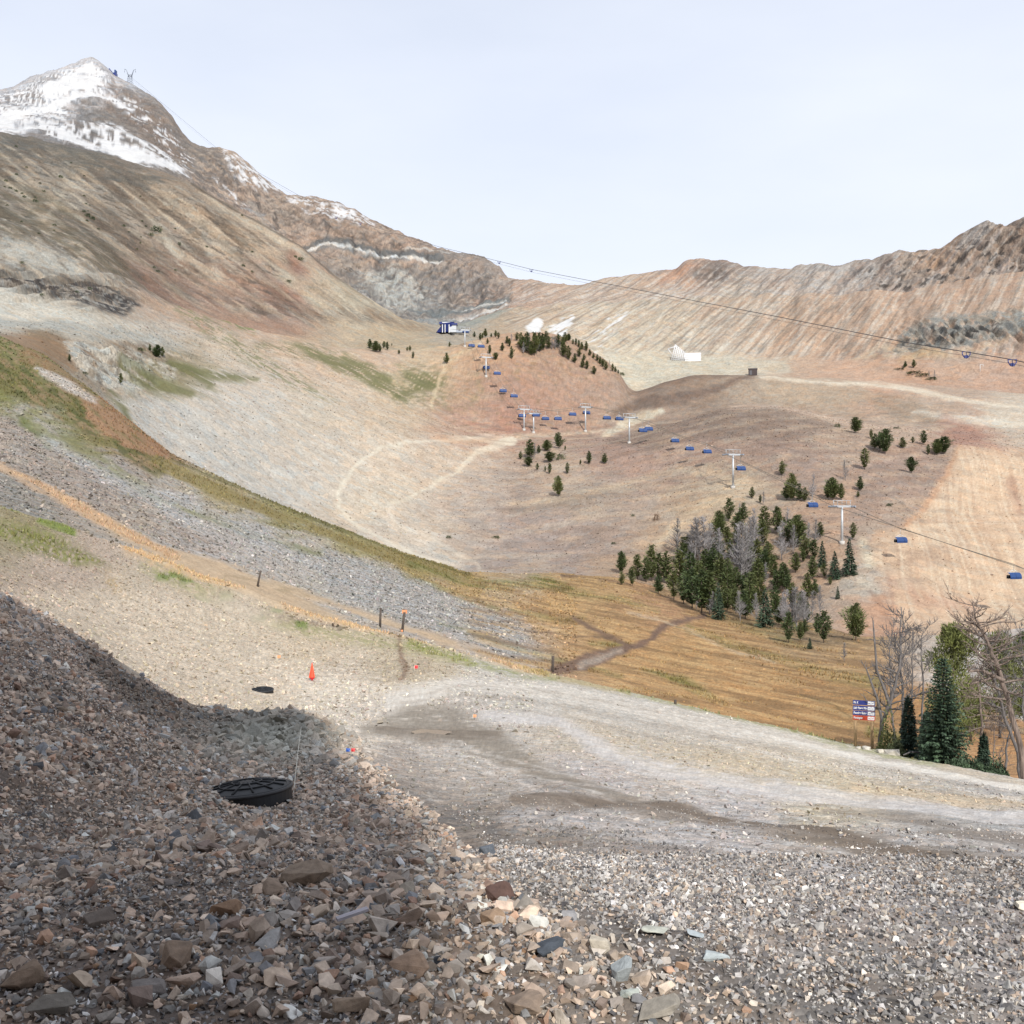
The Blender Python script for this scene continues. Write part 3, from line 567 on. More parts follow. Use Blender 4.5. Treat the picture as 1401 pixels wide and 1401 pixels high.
poly(P, [(305,205),(345,225),(382,262),(350,258),(318,238)], S_, .9, 4, (-50,20,6,.0,.2), st=.05)
poly(P, [(290,240),(330,270),(345,290),(310,272)], S_, .7, 4, (-50,20,5,.3,.2), st=.05)
poly(P, [(390,268),(430,270),(500,292),(520,312),(470,300),(440,290),(400,280)], S_, .75, 4, (-30,24,5,.15,.2), st=.05)
poly(P, [(455,276),(485,286),(490,300),(458,296)], S_, .9, 3, (-10,18,5,-.2,.2), st=.05)
poly(P, [(485,395),(505,408),(512,412),(495,402)], S_, .6, 2)
# right ridge
R2 = [(700,380),(1700,270),(1700,430),(690,440)]
ridgecol(P)
poly(P, [(1170,370),(1300,330),(1430,290),(1430,430),(1180,420)], (84,74,68), .8, 10, (48,24,7,.3,.22,37))
poly(P, [(925,362),(960,358),(940,375),(905,395),(900,385)], (206,148,104), .6, 5)
poly(P, [(945,378),(985,360),(1000,365),(975,395)], (112,98,88), .6, 5, (60,16,6,-.1,.3))
PAINT['E'] = P

# ------------------------------------------------------------------ materials of the ground
def ground_mat(name, scale, bump, stone_amt, spec=0.25):
    mt = bpy.data.materials.new(name); mt.use_nodes = True
    nt = mt.node_tree; N = nt.nodes; Lk = nt.links; N.clear()
    out = N.new('ShaderNodeOutputMaterial'); bs = N.new('ShaderNodeBsdfPrincipled')
    bs.inputs['Roughness'].default_value = 0.92
    bs.inputs['Specular IOR Level'].default_value = spec
    Lk.new(bs.outputs[0], out.inputs[0])
    at_ = N.new('ShaderNodeAttribute'); at_.attribute_name = 'cover'
    geo = N.new('ShaderNodeNewGeometry')
    def vor(s):
        v = N.new('ShaderNodeTexVoronoi'); v.inputs['Scale'].default_value = s
        Lk.new(geo.outputs['Position'], v.inputs['Vector']); return v
    v1 = vor(scale); v2 = vor(scale*0.31)
    n1 = N.new('ShaderNodeTexNoise'); n1.inputs['Scale'].default_value = scale*0.12; n1.inputs['Detail'].default_value = 9; n1.inputs['Roughness'].default_value = .68
    Lk.new(geo.outputs['Position'], n1.inputs['Vector'])
    def mth(op, a, b, c=None):
        m_ = N.new('ShaderNodeMath'); m_.operation = op
        for i, q in enumerate((a, b, c)):
            if q is None: continue
            if isinstance(q, (int, float)): m_.inputs[i].default_value = q
            else: Lk.new(q, m_.inputs[i])
        return m_.outputs[0]
    s1 = N.new('ShaderNodeSeparateColor'); Lk.new(v1.outputs['Color'], s1.inputs[0])
    s2 = N.new('ShaderNodeSeparateColor'); Lk.new(v2.outputs['Color'], s2.inputs[0])
    # brightness factor of each stone
    k1 = mth('MULTIPLY_ADD', s1.outputs[0], 1.0, -0.5)
    k2 = mth('MULTIPLY_ADD', s2.outputs[1], 0.7, -0.35)
    kn = mth('MULTIPLY_ADD', n1.outputs['Fac'], 1.6, -0.8)
    ks_ = mth('ADD', k1, k2); ks_ = mth('MULTIPLY', ks_, at_.outputs['Alpha'])
    f = mth('ADD', mth('MULTIPLY', ks_, stone_amt), mth('MULTIPLY', kn, 0.45)); f = mth('ADD', f, 1.0); f = mth('MAXIMUM', f, .25)
    mx = N.new('ShaderNodeVectorMath'); mx.operation = 'SCALE'
    Lk.new(at_.outputs['Color'], mx.inputs[0]); Lk.new(f, mx.inputs['Scale'])
    # faint warm/cool shift stone by stone
    tint = N.new('ShaderNodeMix'); tint.data_type = 'RGBA'; tint.blend_type = 'MULTIPLY'
    ramp = N.new('ShaderNodeValToRGB'); ramp.color_ramp.elements[0].color = (1.12, .98, .86, 1); ramp.color_ramp.elements[1].color = (.88, 1.0, 1.12, 1)
    Lk.new(s2.outputs[0], ramp.inputs[0]); Lk.new(mx.outputs[0], tint.inputs['A']); Lk.new(ramp.outputs[0], tint.inputs['B']); Lk.new(mth('MULTIPLY', at_.outputs['Alpha'], .8), tint.inputs['Factor'])
    Lk.new(tint.outputs['Result'], bs.inputs['Base Color'])
    hgt = mth('ADD', mth('MULTIPLY', mth('ADD', s1.outputs[2], mth('MULTIPLY', v1.outputs['Distance'], -.8)), at_.outputs['Alpha']), mth('MULTIPLY', n1.outputs['Fac'], .9))
    hgt = mth('ADD', hgt, mth('MULTIPLY', mth('MULTIPLY', s2.outputs[2], at_.outputs['Alpha']), 1.2))
    b = N.new('ShaderNodeBump'); b.inputs['Strength'].default_value = bump; b.inputs['Distance'].default_value = 0.6/scale
    Lk.new(hgt, b.inputs['Height']); Lk.new(b.outputs[0], bs.inputs['Normal'])
    return mt
GM = {'A': ground_mat('gravel', 22, .6, .8), 'B': ground_mat('slope_cover', 3.2, .7, .55), 'C': ground_mat('scree', 1.15, .7, .30), 'D': ground_mat('mountain_rubble', .7, .8, .25), 'E': ground_mat('mountain_rock', .5, .9, .28)}
NAMES = {'A': 'gravel_ground', 'B': 'meadow_hillside', 'C': 'scree_hills', 'D': 'mountain_foot', 'E': 'mountain_ridge'}
GLAB = {'A': 'pale gravel turning place and rubble bank in front', 'B': 'dry orange meadow and near grassy scree slope', 'C': 'reddish scree bowl, moraine humps and knoll', 'D': 'brown gullied slopes at the foot of the mountains', 'E': 'snow dusted peak and long rocky ridge on the skyline'}
def build_sheet(k):
    S = SHEET[k]; nr, nc = S['Y2'].shape
    co = np.stack([S['X2'], S['Y2'], S['Z2']], -1).reshape(-1, 3).astype(f4)
    i = np.arange(nr-1)[:, None]*nc + np.arange(nc-1)[None, :]
    q = np.stack([i, i+1, i+nc+1, i+nc], -1).reshape(-1, 4).astype(np.int32)
    me = bpy.data.meshes.new(NAMES[k]); me.vertices.add(len(co)); me.vertices.foreach_set('co', co.ravel())
    me.loops.add(q.size); me.loops.foreach_set('vertex_index', q.ravel())
    me.polygons.add(len(q)); me.polygons.foreach_set('loop_start', np.arange(0, q.size, 4, dtype=np.int32))
    me.polygons.foreach_set('use_smooth', np.ones(len(q), bool))
    me.update(calc_edges=True)
    P = PAINT[k]
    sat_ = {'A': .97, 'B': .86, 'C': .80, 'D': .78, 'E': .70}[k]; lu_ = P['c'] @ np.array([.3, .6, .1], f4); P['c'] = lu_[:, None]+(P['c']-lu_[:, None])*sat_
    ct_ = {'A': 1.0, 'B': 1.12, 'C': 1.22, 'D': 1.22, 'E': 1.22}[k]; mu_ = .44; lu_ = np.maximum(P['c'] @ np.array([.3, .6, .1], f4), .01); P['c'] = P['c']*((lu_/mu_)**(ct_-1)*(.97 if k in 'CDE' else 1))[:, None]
    gr_ = np.random.default_rng(ord(k)).normal(0, 1, (nr, nc)).astype(f4); gr_ = gr_+(.8 if k == 'A' else .35)*np.kron(np.random.default_rng(3).normal(0, 1, (nr//2+1, nc//2+1)).astype(f4), np.ones((2, 2), f4))[:nr, :nc]
    P['c'] = P['c']*np.clip(1+gr_.ravel()*{'A': .07, 'B': .10, 'C': .065, 'D': .075, 'E': .08}[k]*(.7+.5*P['s']), .5, 1.6)[:, None]
    ca = me.color_attributes.new('cover', 'FLOAT_COLOR', 'POINT')
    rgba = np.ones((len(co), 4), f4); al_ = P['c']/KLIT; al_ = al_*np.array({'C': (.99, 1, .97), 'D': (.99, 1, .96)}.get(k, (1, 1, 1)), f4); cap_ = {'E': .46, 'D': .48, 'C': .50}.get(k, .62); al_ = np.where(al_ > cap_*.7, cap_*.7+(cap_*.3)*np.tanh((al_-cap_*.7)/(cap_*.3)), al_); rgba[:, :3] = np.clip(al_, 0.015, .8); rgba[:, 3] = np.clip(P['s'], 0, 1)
    ca.data.foreach_set('color', rgba.ravel())
    me.materials.append(GM[k])
    o = bpy.data.objects.new(NAMES[k], me); COL.objects.link(o)
    return tag(o, label=GLAB[k], kind='structure')
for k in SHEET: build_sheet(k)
# level ground behind the camera
bm = bmesh.new()
vs = [bm.verts.new(p) for p in ((-90,-70,-CAM_Z),(90,-70,-CAM_Z),(90,.95,-CAM_Z-.01),(-90,.95,-CAM_Z-.01))]; bm.faces.new(vs)
me = bpy.data.meshes.new('yard_ground'); bm.to_mesh(me); bm.free()
ca = me.color_attributes.new('cover', 'FLOAT_COLOR', 'POINT')
for q in ca.data: q.color = (.22, .19, .165, .8)
me.materials.append(GM['A']); o = bpy.data.objects.new('yard_ground', me); COL.objects.link(o); tag(o, kind='structure')

# the same slopes carried on beyond both sides of the view
def apron(side):
    c = 0 if side < 0 else NU-1
    Yc = np.concatenate([SHEET[k]['Y2'][:, c][::3] for k in SHEET]); Zc = np.concatenate([SHEET[k]['Z2'][:, c][::3] for k in SHEET]); Cc = np.concatenate([(PAINT[k]['c'].reshape(SHEET[k]['Y2'].shape+(3,))/KLIT)[:, c][::3] for k in SHEET])
    o_ = np.argsort(Yc, kind='stable'); Yc, Zc, Cc = Yc[o_], Zc[o_], Cc[o_]
    X0 = Yc*(U[c]-CX)/F; off = np.array([0, .4, 1, 2, 4, 8, 16, 32, 64, 130, 260, 520, 900]); n, m_ = len(Yc), len(off)
    X = X0[:, None]+side*off[None, :]; Y = np.broadcast_to(Yc[:, None], X.shape); Z = Zc[:, None]+.02*off[None, :]*fbm(X/30, Y/30, 3, 7)*(off[None, :] > .1)
    co = np.stack([X, Y, Z], -1).reshape(-1, 3).astype(f4); i = np.arange(n-1)[:, None]*m_+np.arange(m_-1)[None, :]
    q = np.stack([i, i+1, i+m_+1, i+m_] if side > 0 else [i, i+m_, i+m_+1, i+1], -1).reshape(-1, 4).astype(np.int32)
    me = bpy.data.meshes.new('hillside'); me.vertices.add(len(co)); me.vertices.foreach_set('co', co.ravel()); me.loops.add(q.size); me.loops.foreach_set('vertex_index', q.ravel()); me.polygons.add(len(q)); me.polygons.foreach_set('loop_start', np.arange(0, q.size, 4, dtype=np.int32)); me.polygons.foreach_set('use_smooth', np.ones(len(q), bool)); me.update(calc_edges=True)
    ca = me.color_attributes.new('cover', 'FLOAT_COLOR', 'POINT'); rgba = np.ones((len(co), 4), f4); rgba[:, :3] = np.clip(np.repeat(Cc, m_, 0), .02, .5); rgba[:, 3] = .7; ca.data.foreach_set('color', rgba.ravel()); me.materials.append(GM['A'])
    o = bpy.data.objects.new('hillside', me); COL.objects.link(o); tag(o, kind='structure')
apron(-1); apron(1)
# ------------------------------------------------------------------ materials and mesh helpers
rnd = random.Random(11); rng = np.random.default_rng(5)
def mat(name, rgb, rough=.7, metal=0.0, var=.12, scale=8.0, bump=0.0, per_obj=False, streak=None):
    """plain procedural surface with uneven tone"""
    mt = bpy.data.materials.new(name); mt.use_nodes = True; nt = mt.node_tree; N = nt.nodes; Lk = nt.links
    bs = N['Principled BSDF']; bs.inputs['Roughness'].default_value = rough; bs.inputs['Metallic'].default_value = metal
    tc = N.new('ShaderNodeTexCoord'); mp = N.new('ShaderNodeMapping'); Lk.new(tc.outputs['Object'], mp.inputs['Vector'])
    if streak: mp.inputs['Scale'].default_value = streak
    n = N.new('ShaderNodeTexNoise'); n.inputs['Scale'].default_value = scale; n.inputs['Detail'].default_value = 5; Lk.new(mp.outputs[0], n.inputs['Vector'])
    r = N.new('ShaderNodeValToRGB'); c = np.array(rgb)
    r.color_ramp.elements[0].position = .3; r.color_ramp.elements[1].position = .7
    r.color_ramp.elements[0].color = (*np.clip(c*(1-var*1.6), 0, 1), 1); r.color_ramp.elements[1].color = (*np.clip(c*(1+var*1.6), 0, 1), 1)
    Lk.new(n.outputs['Fac'], r.inputs[0]); last = r.outputs[0]
    if per_obj:
        oi = N.new('ShaderNodeObjectInfo'); hs = N.new('ShaderNodeHueSaturation')
        m1 = N.new('ShaderNodeMapRange'); m1.inputs['To Min'].default_value = .47; m1.inputs['To Max'].default_value = .53; Lk.new(oi.outputs['Random'], m1.inputs['Value']); Lk.new(m1.outputs[0], hs.inputs['Hue'])
        m2 = N.new('ShaderNodeMapRange'); m2.inputs['To Min'].default_value = 1.3; m2.inputs['To Max'].default_value = .75; Lk.new(oi.outputs['Random'], m2.inputs['Value']); Lk.new(m2.outputs[0], hs.inputs['Value'])
        Lk.new(last, hs.inputs['Color']); last = hs.outputs[0]
    Lk.new(last, bs.inputs['Base Color'])
    if bump:
        b = N.new('ShaderNodeBump'); b.inputs['Strength'].default_value = bump; b.inputs['Distance'].default_value = .02
        Lk.new(n.outputs['Fac'], b.inputs['Height']); Lk.new(b.outputs[0], bs.inputs['Normal'])
    return mt
M = dict(
 needlelight=mat('needles_yellow', (.13, .145, .040), .75, var=.35, scale=1.5), needle=mat('needles_pine', (.088, .112, .036), .75, var=.35, scale=1.3, per_obj=True), spruce=mat('needles_spruce', (.040, .070, .040), .7, var=.35, scale=1.8, per_obj=True),
 spruce_tip=mat('needles_tip', (.085, .135, .075), .7, var=.3, scale=2), juniper=mat('juniper', (.060, .095, .050), .75, var=.35, scale=3),
 shrub=mat('shrub_leaf', (.08, .10, .045), .8, var=.3, scale=3, per_obj=True), brownshrub=mat('dry_shrub', (.20, .13, .085), .85, var=.25, scale=3),
 bark=mat('bark', (.13, .105, .085), .9, var=.3, scale=6, bump=.5), dead=mat('dead_wood', (.13, .118, .115), .85, var=.35, scale=5, bump=.6, streak=(6, 6, .6)),
 deadred=mat('dead_wood_bare', (.17, .130, .108), .85, var=.4, scale=3, bump=.6, streak=(7, 7, .5)), deadgrey=mat('dead_twigs', (.26, .245, .245), .9, var=.25, scale=2, per_obj=True),
 steel=mat('galvanised_steel', (.46, .48, .50), .45, .35, .08, 3), steeld=mat('grey_steel', (.30, .33, .38), .5, .4, .1, 3), blue=mat('blue_shell', (.012, .045, .16), .45, 0, .1, 4),
 navy=mat('navy_shell', (.016, .03, .16), .35, 0, .1, 4), black=mat('black_plastic', (.006, .007, .009), .6, 0, .25, 6), dark=mat('dark_rubber', (.02, .02, .022), .6), fencewhite=mat('fence_slats', (.60, .60, .61), .7, 0, .08, 2), white=mat('white_paint', (.60, .61, .62), .6, 0, .05, 2),
 wood=mat('timber_post', (.40, .27, .15), .85, var=.3, scale=4, bump=.4, streak=(8, 8, .8)), woodd=mat('weathered_post', (.075, .06, .05), .9, var=.4, scale=5, bump=.4, streak=(8, 8, .8)),
 hut=mat('dark_boards', (.055, .042, .042), .85, var=.25, scale=2, streak=(.5, .5, 6)), orange=mat('orange_plastic', (.80, .085, .035), .5, 0, .08, 3), orangep=mat('orange_paint', (.62, .27, .13), .7, 0, .1, 6),
 signblue=mat('sign_blue', (.018, .030, .165), .45, 0, .06, 5), signred=mat('sign_red', (.42, .045, .02), .5, 0, .08, 5), board=mat('sign_backboard', (.45, .27, .14), .8, 0, .2, 5, streak=(.6, 6, 6)),
 cable=mat('steel_cable', (.05, .05, .055), .5, .4), cabletan=mat('haul_rope', (.16, .15, .13), .6, .3), red=mat('red_tape', (.75, .03, .04), .5), bluet=mat('blue_tape', (.02, .12, .55), .5), string=mat('white_string', (.62, .60, .52), .8),
 boulder=mat('pale_boulder', (.42, .39, .34), .9, var=.25, scale=3, bump=.8), lath=mat('grey_lath', (.36, .34, .37), .7, 0, .12, 10, streak=(1, 12, 12)),
 roof=mat('hut_caster_roof', (.10, .10, .11), .8), wall=mat('caster_wall', (.22, .15, .10), .85, var=.2, scale=2, streak=(.4, .4, 5)), glass=mat('window_glass', (.03, .04, .05), .08),
 puddle=mat('puddle_water', (.27, .21, .155), .12, 0, .05, 2), concrete=mat('concrete_footing', (.45, .43, .40), .9, var=.1))
class MB:
    def __init__(s): s.v = []; s.f = []; s.sm = []
    def add(s, vs, fs, smooth=False):
        o = len(s.v); s.v += [tuple(v) for v in vs]; s.f += [tuple(i+o for i in f) for f in fs]; s.sm += [smooth]*len(fs); return s
    def box(s, c, d, R=None, taper=1.0):
        x, y, z = d[0]/2, d[1]/2, d[2]/2; vs = []
        for dz in (-1, 1):
            k = taper if dz > 0 else 1
            for dx, dy in ((-1, -1), (1, -1), (1, 1), (-1, 1)):
                v = Vector((dx*x*k, dy*y*k, dz*z)); v = R @ v if R else v; vs.append(v+Vector(c))
        return s.add(vs, [(3, 2, 1, 0), (4, 5, 6, 7), (0, 1, 5, 4), (1, 2, 6, 5), (2, 3, 7, 6), (3, 0, 4, 7)])
    def tube(s, pts, rad, n=6, caps=True, smooth=True):
        pts = [Vector(p) for p in pts]; k = len(pts)
        R = rad if hasattr(rad, '__len__') else [rad]*k
        base = len(s.v); prev = None; vs = []
        for i, p in enumerate(pts):
            t = (pts[min(i+1, k-1)]-pts[max(i-1, 0)]).normalized() if k > 1 else Vector((0, 0, 1))
            if prev is None:
                a = Vector((0, 0, 1)).cross(t)
                if a.length < .1: a = Vector((1, 0, 0)).cross(t)
                a.normalize()
            else: a = (prev-t*prev.dot(t)); a = a.normalized() if a.length > 1e-6 else Vector((1, 0, 0))
            prev = a; b = t.cross(a)
            for j in range(n):
                w_ = 2*math.pi*j/n; vs.append(p+(a*math.cos(w_)+b*math.sin(w_))*R[i])
        fs = [(i*n+j, i*n+(j+1) % n, (i+1)*n+(j+1) % n, (i+1)*n+j) for i in range(k-1) for j in range(n)]
        if caps: fs += [tuple(reversed(range(n))), tuple(range((k-1)*n, k*n))]
        return s.add(vs, fs, smooth)
    def build(s, name, m_, parent=None, loc=None, rz=0.0, **k):
        me = bpy.data.meshes.new(name); me.from_pydata(s.v, [], s.f); me.materials.append(m_)
        if s.sm and any(s.sm): me.polygons.foreach_set('use_smooth', s.sm)
        me.update(); o = bpy.data.objects.new(name, me); COL.objects.link(o)
        if parent: o.parent = parent
        if loc is not None: o.location = loc
        if rz: o.rotation_euler = (0, 0, rz)
        return tag(o, **k)
def copy_tree(o, parent=None):
    c = o.copy(); COL.objects.link(c); c.parent = parent
    for ch in list(o.children): copy_tree(ch, c)
    return c
def P3(px, py, Y): return Vector(((px-CX)*Y/F, Y, (CY-py)*Y/F))
ORD = ['first','second','third','fourth','fifth','sixth','seventh','eighth','ninth','tenth','eleventh','twelfth','thirteenth','fourteenth','fifteenth','sixteenth','seventeenth','eighteenth','nineteenth','twentieth','twenty-first','twenty-second','twenty-third','twenty-fourth']

def inpoly(x, y, p):
    ins = np.zeros(len(x), bool); n = len(p)
    for i in range(n):
        x1, y1 = p[i]; x2, y2 = p[(i+1) % n]
        if y1 != y2: ins ^= ((y1 > y) != (y2 > y)) & (x < (x2-x1)*(y-y1)/(y2-y1)+x1)
    return ins
# ------------------------------------------------------------------ conifers, bushes, dead trees (unit height 1, scaled by copy)
def conifer(seed, width=.34, kind='pine', dens=1.0):
    r = random.Random(seed); v = []; f = []
    tiers = int((26 if kind == 'spruce' else 20)*dens)
    lumps = [(r.uniform(0, 6.28), r.uniform(.15, .9), r.uniform(-.3, .3)) for _ in range(5)]
    def leaf(p, d, L, wd):
        up = Vector((r.gauss(0, .5), r.gauss(0, .5), 1)).normalized(); sd = d.cross(up)
        if sd.length < .05: return
        sd.normalize(); q = p+d*L; o = len(v)
        v.extend([p-sd*wd*.4, p+sd*wd*.5+d*L*.3, q+sd*wd*.15, q-sd*wd*.15-Vector((0, 0, wd*.3)), p-sd*wd*.5+d*L*.4]); f.append((o, o+1, o+2, o+3, o+4))
    for i in range(tiers):
        t = (i+.5)/tiers
        if kind == 'spruce': z = .04+.95*t; rad = width*.5*((1-t)**.82)*r.uniform(.82, 1.15)+.012
        else:
            z = .10+.88*t; prof = min(1, (t+.12)*(1.6+(seed % 4)*.6))*((1-t)**(.38+.1*(seed % 3)))*1.02+.04; rad = width*.5*prof*r.uniform(.7, 1.2)
        nb = max(5, int((13 if kind == 'spruce' else 12)*dens*(.45+.55*(1-t))))
        for b in range(nb):
            a = r.uniform(0, 6.283); rr = rad*r.uniform(.7, 1.1)
            for la, lz, am in lumps:
                if kind != 'spruce' and abs(z-lz) < .16: rr *= 1+am*max(0, math.cos(a-la))*2.2
            droop = -.30 if kind == 'spruce' else .35
            d = Vector((math.cos(a), math.sin(a), droop*r.uniform(.5, 1.3))).normalized()
            steps = 3 if kind == 'spruce' else 4
            for s_ in range(steps):
                q = (s_+.7)/steps
                p = Vector((0, 0, z+r.uniform(-.015, .015)))+d*rr*q*.85
                for _ in range(2):
                    dd = (d*1.0+Vector((r.gauss(0, .45), r.gauss(0, .45), r.gauss(0, .28 if kind == 'spruce' else .45)+(.18 if kind != 'spruce' else 0)))).normalized()
                    leaf(p, dd, rad*.42*r.uniform(.7, 1.2)+.012, .030 if kind != 'spruce' else .026)
    for _ in range(8):
        leaf(Vector((0, 0, .93)), Vector((r.gauss(0, .2), r.gauss(0, .2), 1)).normalized(), .07, .02)
    mb = MB(); mb.v = [tuple(q) for q in v]; mb.f = f; mb.sm = [False]*len(f); return mb
def trunk_mb(h=.95, r0=.018):
    return MB().tube([(0, 0, -.04), (0, 0, .3), (.004, 0, h)], [r0, r0*.75, r0*.15], 5)
def deadtree_mb(seed, nb=40, spread=.22, upright=.6, r0=.016):
    r = random.Random(seed); t = MB(); b = MB()
    lean = r.uniform(-.06, .06); top = [(0, 0, -.04)]
    for i in range(1, 7): top.append((lean*i/6+r.uniform(-.008, .008), r.uniform(-.01, .01), i/6))
    t.tube(top, [r0*(1-.14*i) for i in range(7)], 5)
    for i in range(nb):
        z = r.uniform(.12, .96); a = r.uniform(0, 6.283); L = spread*(1.12-z)*r.uniform(.5, 1.2)+.03
        x0 = lean*z; p = Vector((x0, 0, z)); d = Vector((math.cos(a), math.sin(a), upright*r.uniform(.3, 1.6))).normalized(); pts = [p]; 
        for k in range(3):
            d = (d+Vector((r.gauss(0, .2), r.gauss(0, .2), r.gauss(.12, .2)))).normalized(); pts.append(pts[-1]+d*L/3)
        b.tube(pts, [.0062, .005, .0038, .002], 3, caps=False)
        for k in range(3):
            q = pts[r.choice((1, 2))]; dd = (d+Vector((r.gauss(0, .7), r.gauss(0, .7), r.gauss(.2, .5)))).normalized(); b.tube([q, q+dd*L*.5], [.0036, .0018], 3, caps=False)
    return t, b
def bush_mb(seed, flat=.6):
    r = random.Random(seed); mb = MB()
    for _ in range(260):
        a = r.uniform(0, 6.283); e = r.uniform(0, 1); R_ = .5*r.uniform(.35, 1)*(.8+.3*math.sin(3*a+seed))
        p = Vector((math.cos(a)*R_*math.sqrt(1-e*e*.9), math.sin(a)*R_*math.sqrt(1-e*e*.9), flat*e*(.6+.8*R_)))
        d = Vector((math.cos(a)+r.gauss(0, .4), math.sin(a)+r.gauss(0, .4), r.uniform(.1, 1.2))).normalized(); s_ = d.cross(Vector((r.gauss(0, 1), r.gauss(0, 1), r.gauss(0, 1)))).normalized()
        mb.add([p-s_*.03, p+s_*.03+d*.03, p+d*.13, p-s_*.03+d*.06], [(0, 1, 2, 3)])
    return mb
PROTO = {}
def proto(key):
    if key in PROTO: return PROTO[key]
    kind, var = key
    if kind in ('pine', 'spruce', 'wide'):
        c = conifer(100+var*7+len(kind), {'pine': .58, 'spruce': .42, 'wide': .95}[kind], 'spruce' if kind == 'spruce' else 'pine', 1.25 if kind == 'wide' else 1)
        t = trunk_mb()
        r_ = [('trunk', t, M['bark']), ('crown', c, M['spruce'] if kind == 'spruce' else M['needle'])]
    elif kind == 'dead':
        t, b = deadtree_mb(200+var, 80, .30, 1.1, .013)
        r_ = [('trunk', t, M['deadgrey']), ('branches', b, M['deadgrey'])]
    elif kind == 'bush': r_ = [(None, bush_mb(300+var), M['shrub'])]
    elif kind == 'brown': r_ = [(None, bush_mb(300+var, .8), M['brownshrub'])]
    PROTO[key] = [(n, mb.build(n or 'bush', m_), m_) for n, mb, m_ in r_]
    for n, o, _ in PROTO[key]: o.name = 'tmp'
    return PROTO[key]
NAMEK = {'pine': 'pine_tree', 'wide': 'pine_tree', 'spruce': 'fir_tree', 'dead': 'dead_tree', 'bush': 'bush', 'brown': 'bush'}
def plant(px, py, hpx, kind, label, group, var=None, sx=1.0, Yfix=None):
    p = at(px, py, 40) if Yfix is None else Vector(((px-CX)*Yfix/F, Yfix, float(ground((px-CX)*Yfix/F, Yfix)[0])))
    H = hpx*p.y/F
    var = rnd.randrange(7 if kind != 'bush' else 4) if var is None else var
    parts = proto((kind, var)); rz = rnd.uniform(0, 6.28); nm = NAMEK[kind]
    if parts[0][0] is None:
        o = bpy.data.objects.new(nm, parts[0][1].data); COL.objects.link(o); o.location = p; w_ = H*sx; o.scale = (w_, w_, H*1.4); o.rotation_euler = (0, 0, rz)
        return tag(o, label=label, cat='bush', group=group)
    e = empty(nm, p, rz, label=label, cat='tree', group=group); e.scale = (H*sx, H*sx, H)
    if kind == 'pine' and rnd.random() < .25: e.rotation_euler = (rnd.uniform(-.04, .04), rnd.uniform(-.05, .05), rz)
    for n, o, _ in parts:
        c = bpy.data.objects.new(n, o.data); COL.objects.link(c); c.parent = e
    return e
def plant_row(items, where, group, frm='from left'):
    items = sorted(items, key=lambda q: q[0]); n = len(items)
    hs = sorted(q[2] for q in items if q[3] not in ('bush', 'brown'))
    desc = {'pine': 'pine', 'wide': 'bushy pine', 'spruce': 'fir', 'dead': 'dead tree', 'bush': 'low bush', 'brown': 'brown bush'}
    for i, q in enumerate(items):
        size = ''
        if q[3] in ('pine', 'spruce', 'dead') and len(hs) > 3:
            size = 'tall ' if q[2] >= hs[int(len(hs)*.7)] else ('small ' if q[2] <= hs[int(len(hs)*.3)] else '')
        if n == 1: lab = f"{size}{desc[q[3]]} {where}"
        else: lab = f"{size}{desc[q[3]]}, {ORD[i] if i < n-1 else 'last'} {frm} {where}"
        plant(q[0], q[1], q[2], q[3], lab, group, sx=q[4] if len(q) > 4 else 1.0)
# grove below the lift line
G_ = 'trees of the big grove on the meadow edge'
plant_row([(850,784,31,'wide',.75),(851,800,19,'pine'),(865,801,26,'pine'),(872,792,34,'pine'),(884,796,34,'pine'),(892,795,50,'pine',.8),(902,796,40,'pine'),(901,812,27,'pine'),(912,798,45,'pine'),(922,820,40,'pine'),(935,826,44,'pine'),(929,800,48,'pine')], 'along the left tip of the grove', G_)
plant_row([(947,832,55,'pine'),(953,833,32,'dead'),(960,838,60,'pine'),(964,826,50,'pine'),(971,841,62,'pine'),(974,845,36,'dead'),(983,847,50,'spruce'),(945,806,52,'pine'),(956,812,46,'pine'),(995,818,48,'pine'),(1002,832,34,'pine')], 'along the lower left grove edge', G_)
plant_row([(1013,850,42,'dead'),(1020,846,38,'pine'),(1026,838,44,'pine'),(1035,851,40,'dead'),(1037,802,40,'pine'),(1047,858,54,'spruce',1.15),(1040,830,40,'pine'),(1061,838,38,'pine'),(1070,845,34,'dead')], 'in the middle of the lower grove edge', G_)
plant_row([(1079,879,42,'pine',.9),(1083,861,55,'dead',1.3),(1090,863,60,'dead',1.3),(1095,876,26,'pine'),(1101,862,55,'dead',1.3),(1108,887,15,'spruce',1.4),(1118,868,30,'pine'),(1122,842,42,'dead'),(1127,879,44,'pine'),(1146,819,18,'spruce')], 'along the lower right end of the grove', G_)
plant_row([(927,757,48,'dead',1.5),(934,770,36,'pine'),(942,765,34,'pine'),(950,772,64,'dead',1.4),(957,770,60,'dead',1.4),(966,770,64,'dead',1.3),(972,768,52,'dead',1.4),(985,762,40,'dead',1.3),(984,736,38,'wide',.7),(997,713,32,'pine'),(1012,712,24,'dead'),(1017,713,26,'pine')], 'along the upper left side of the grove', G_)
plant_row([(1007,795,78,'dead',1.2),(1014,798,84,'dead',1.2),(1022,795,76,'dead',1.1),(1030,776,70,'dead',1.3),(1037,782,46,'pine'),(1046,732,40,'pine'),(1051,776,36,'pine'),(1062,810,32,'pine'),(1070,766,46,'dead',1.4),(1072,800,32,'pine'),(1078,812,27,'pine'),(1058,790,30,'pine')], 'in the middle of the grove', G_)
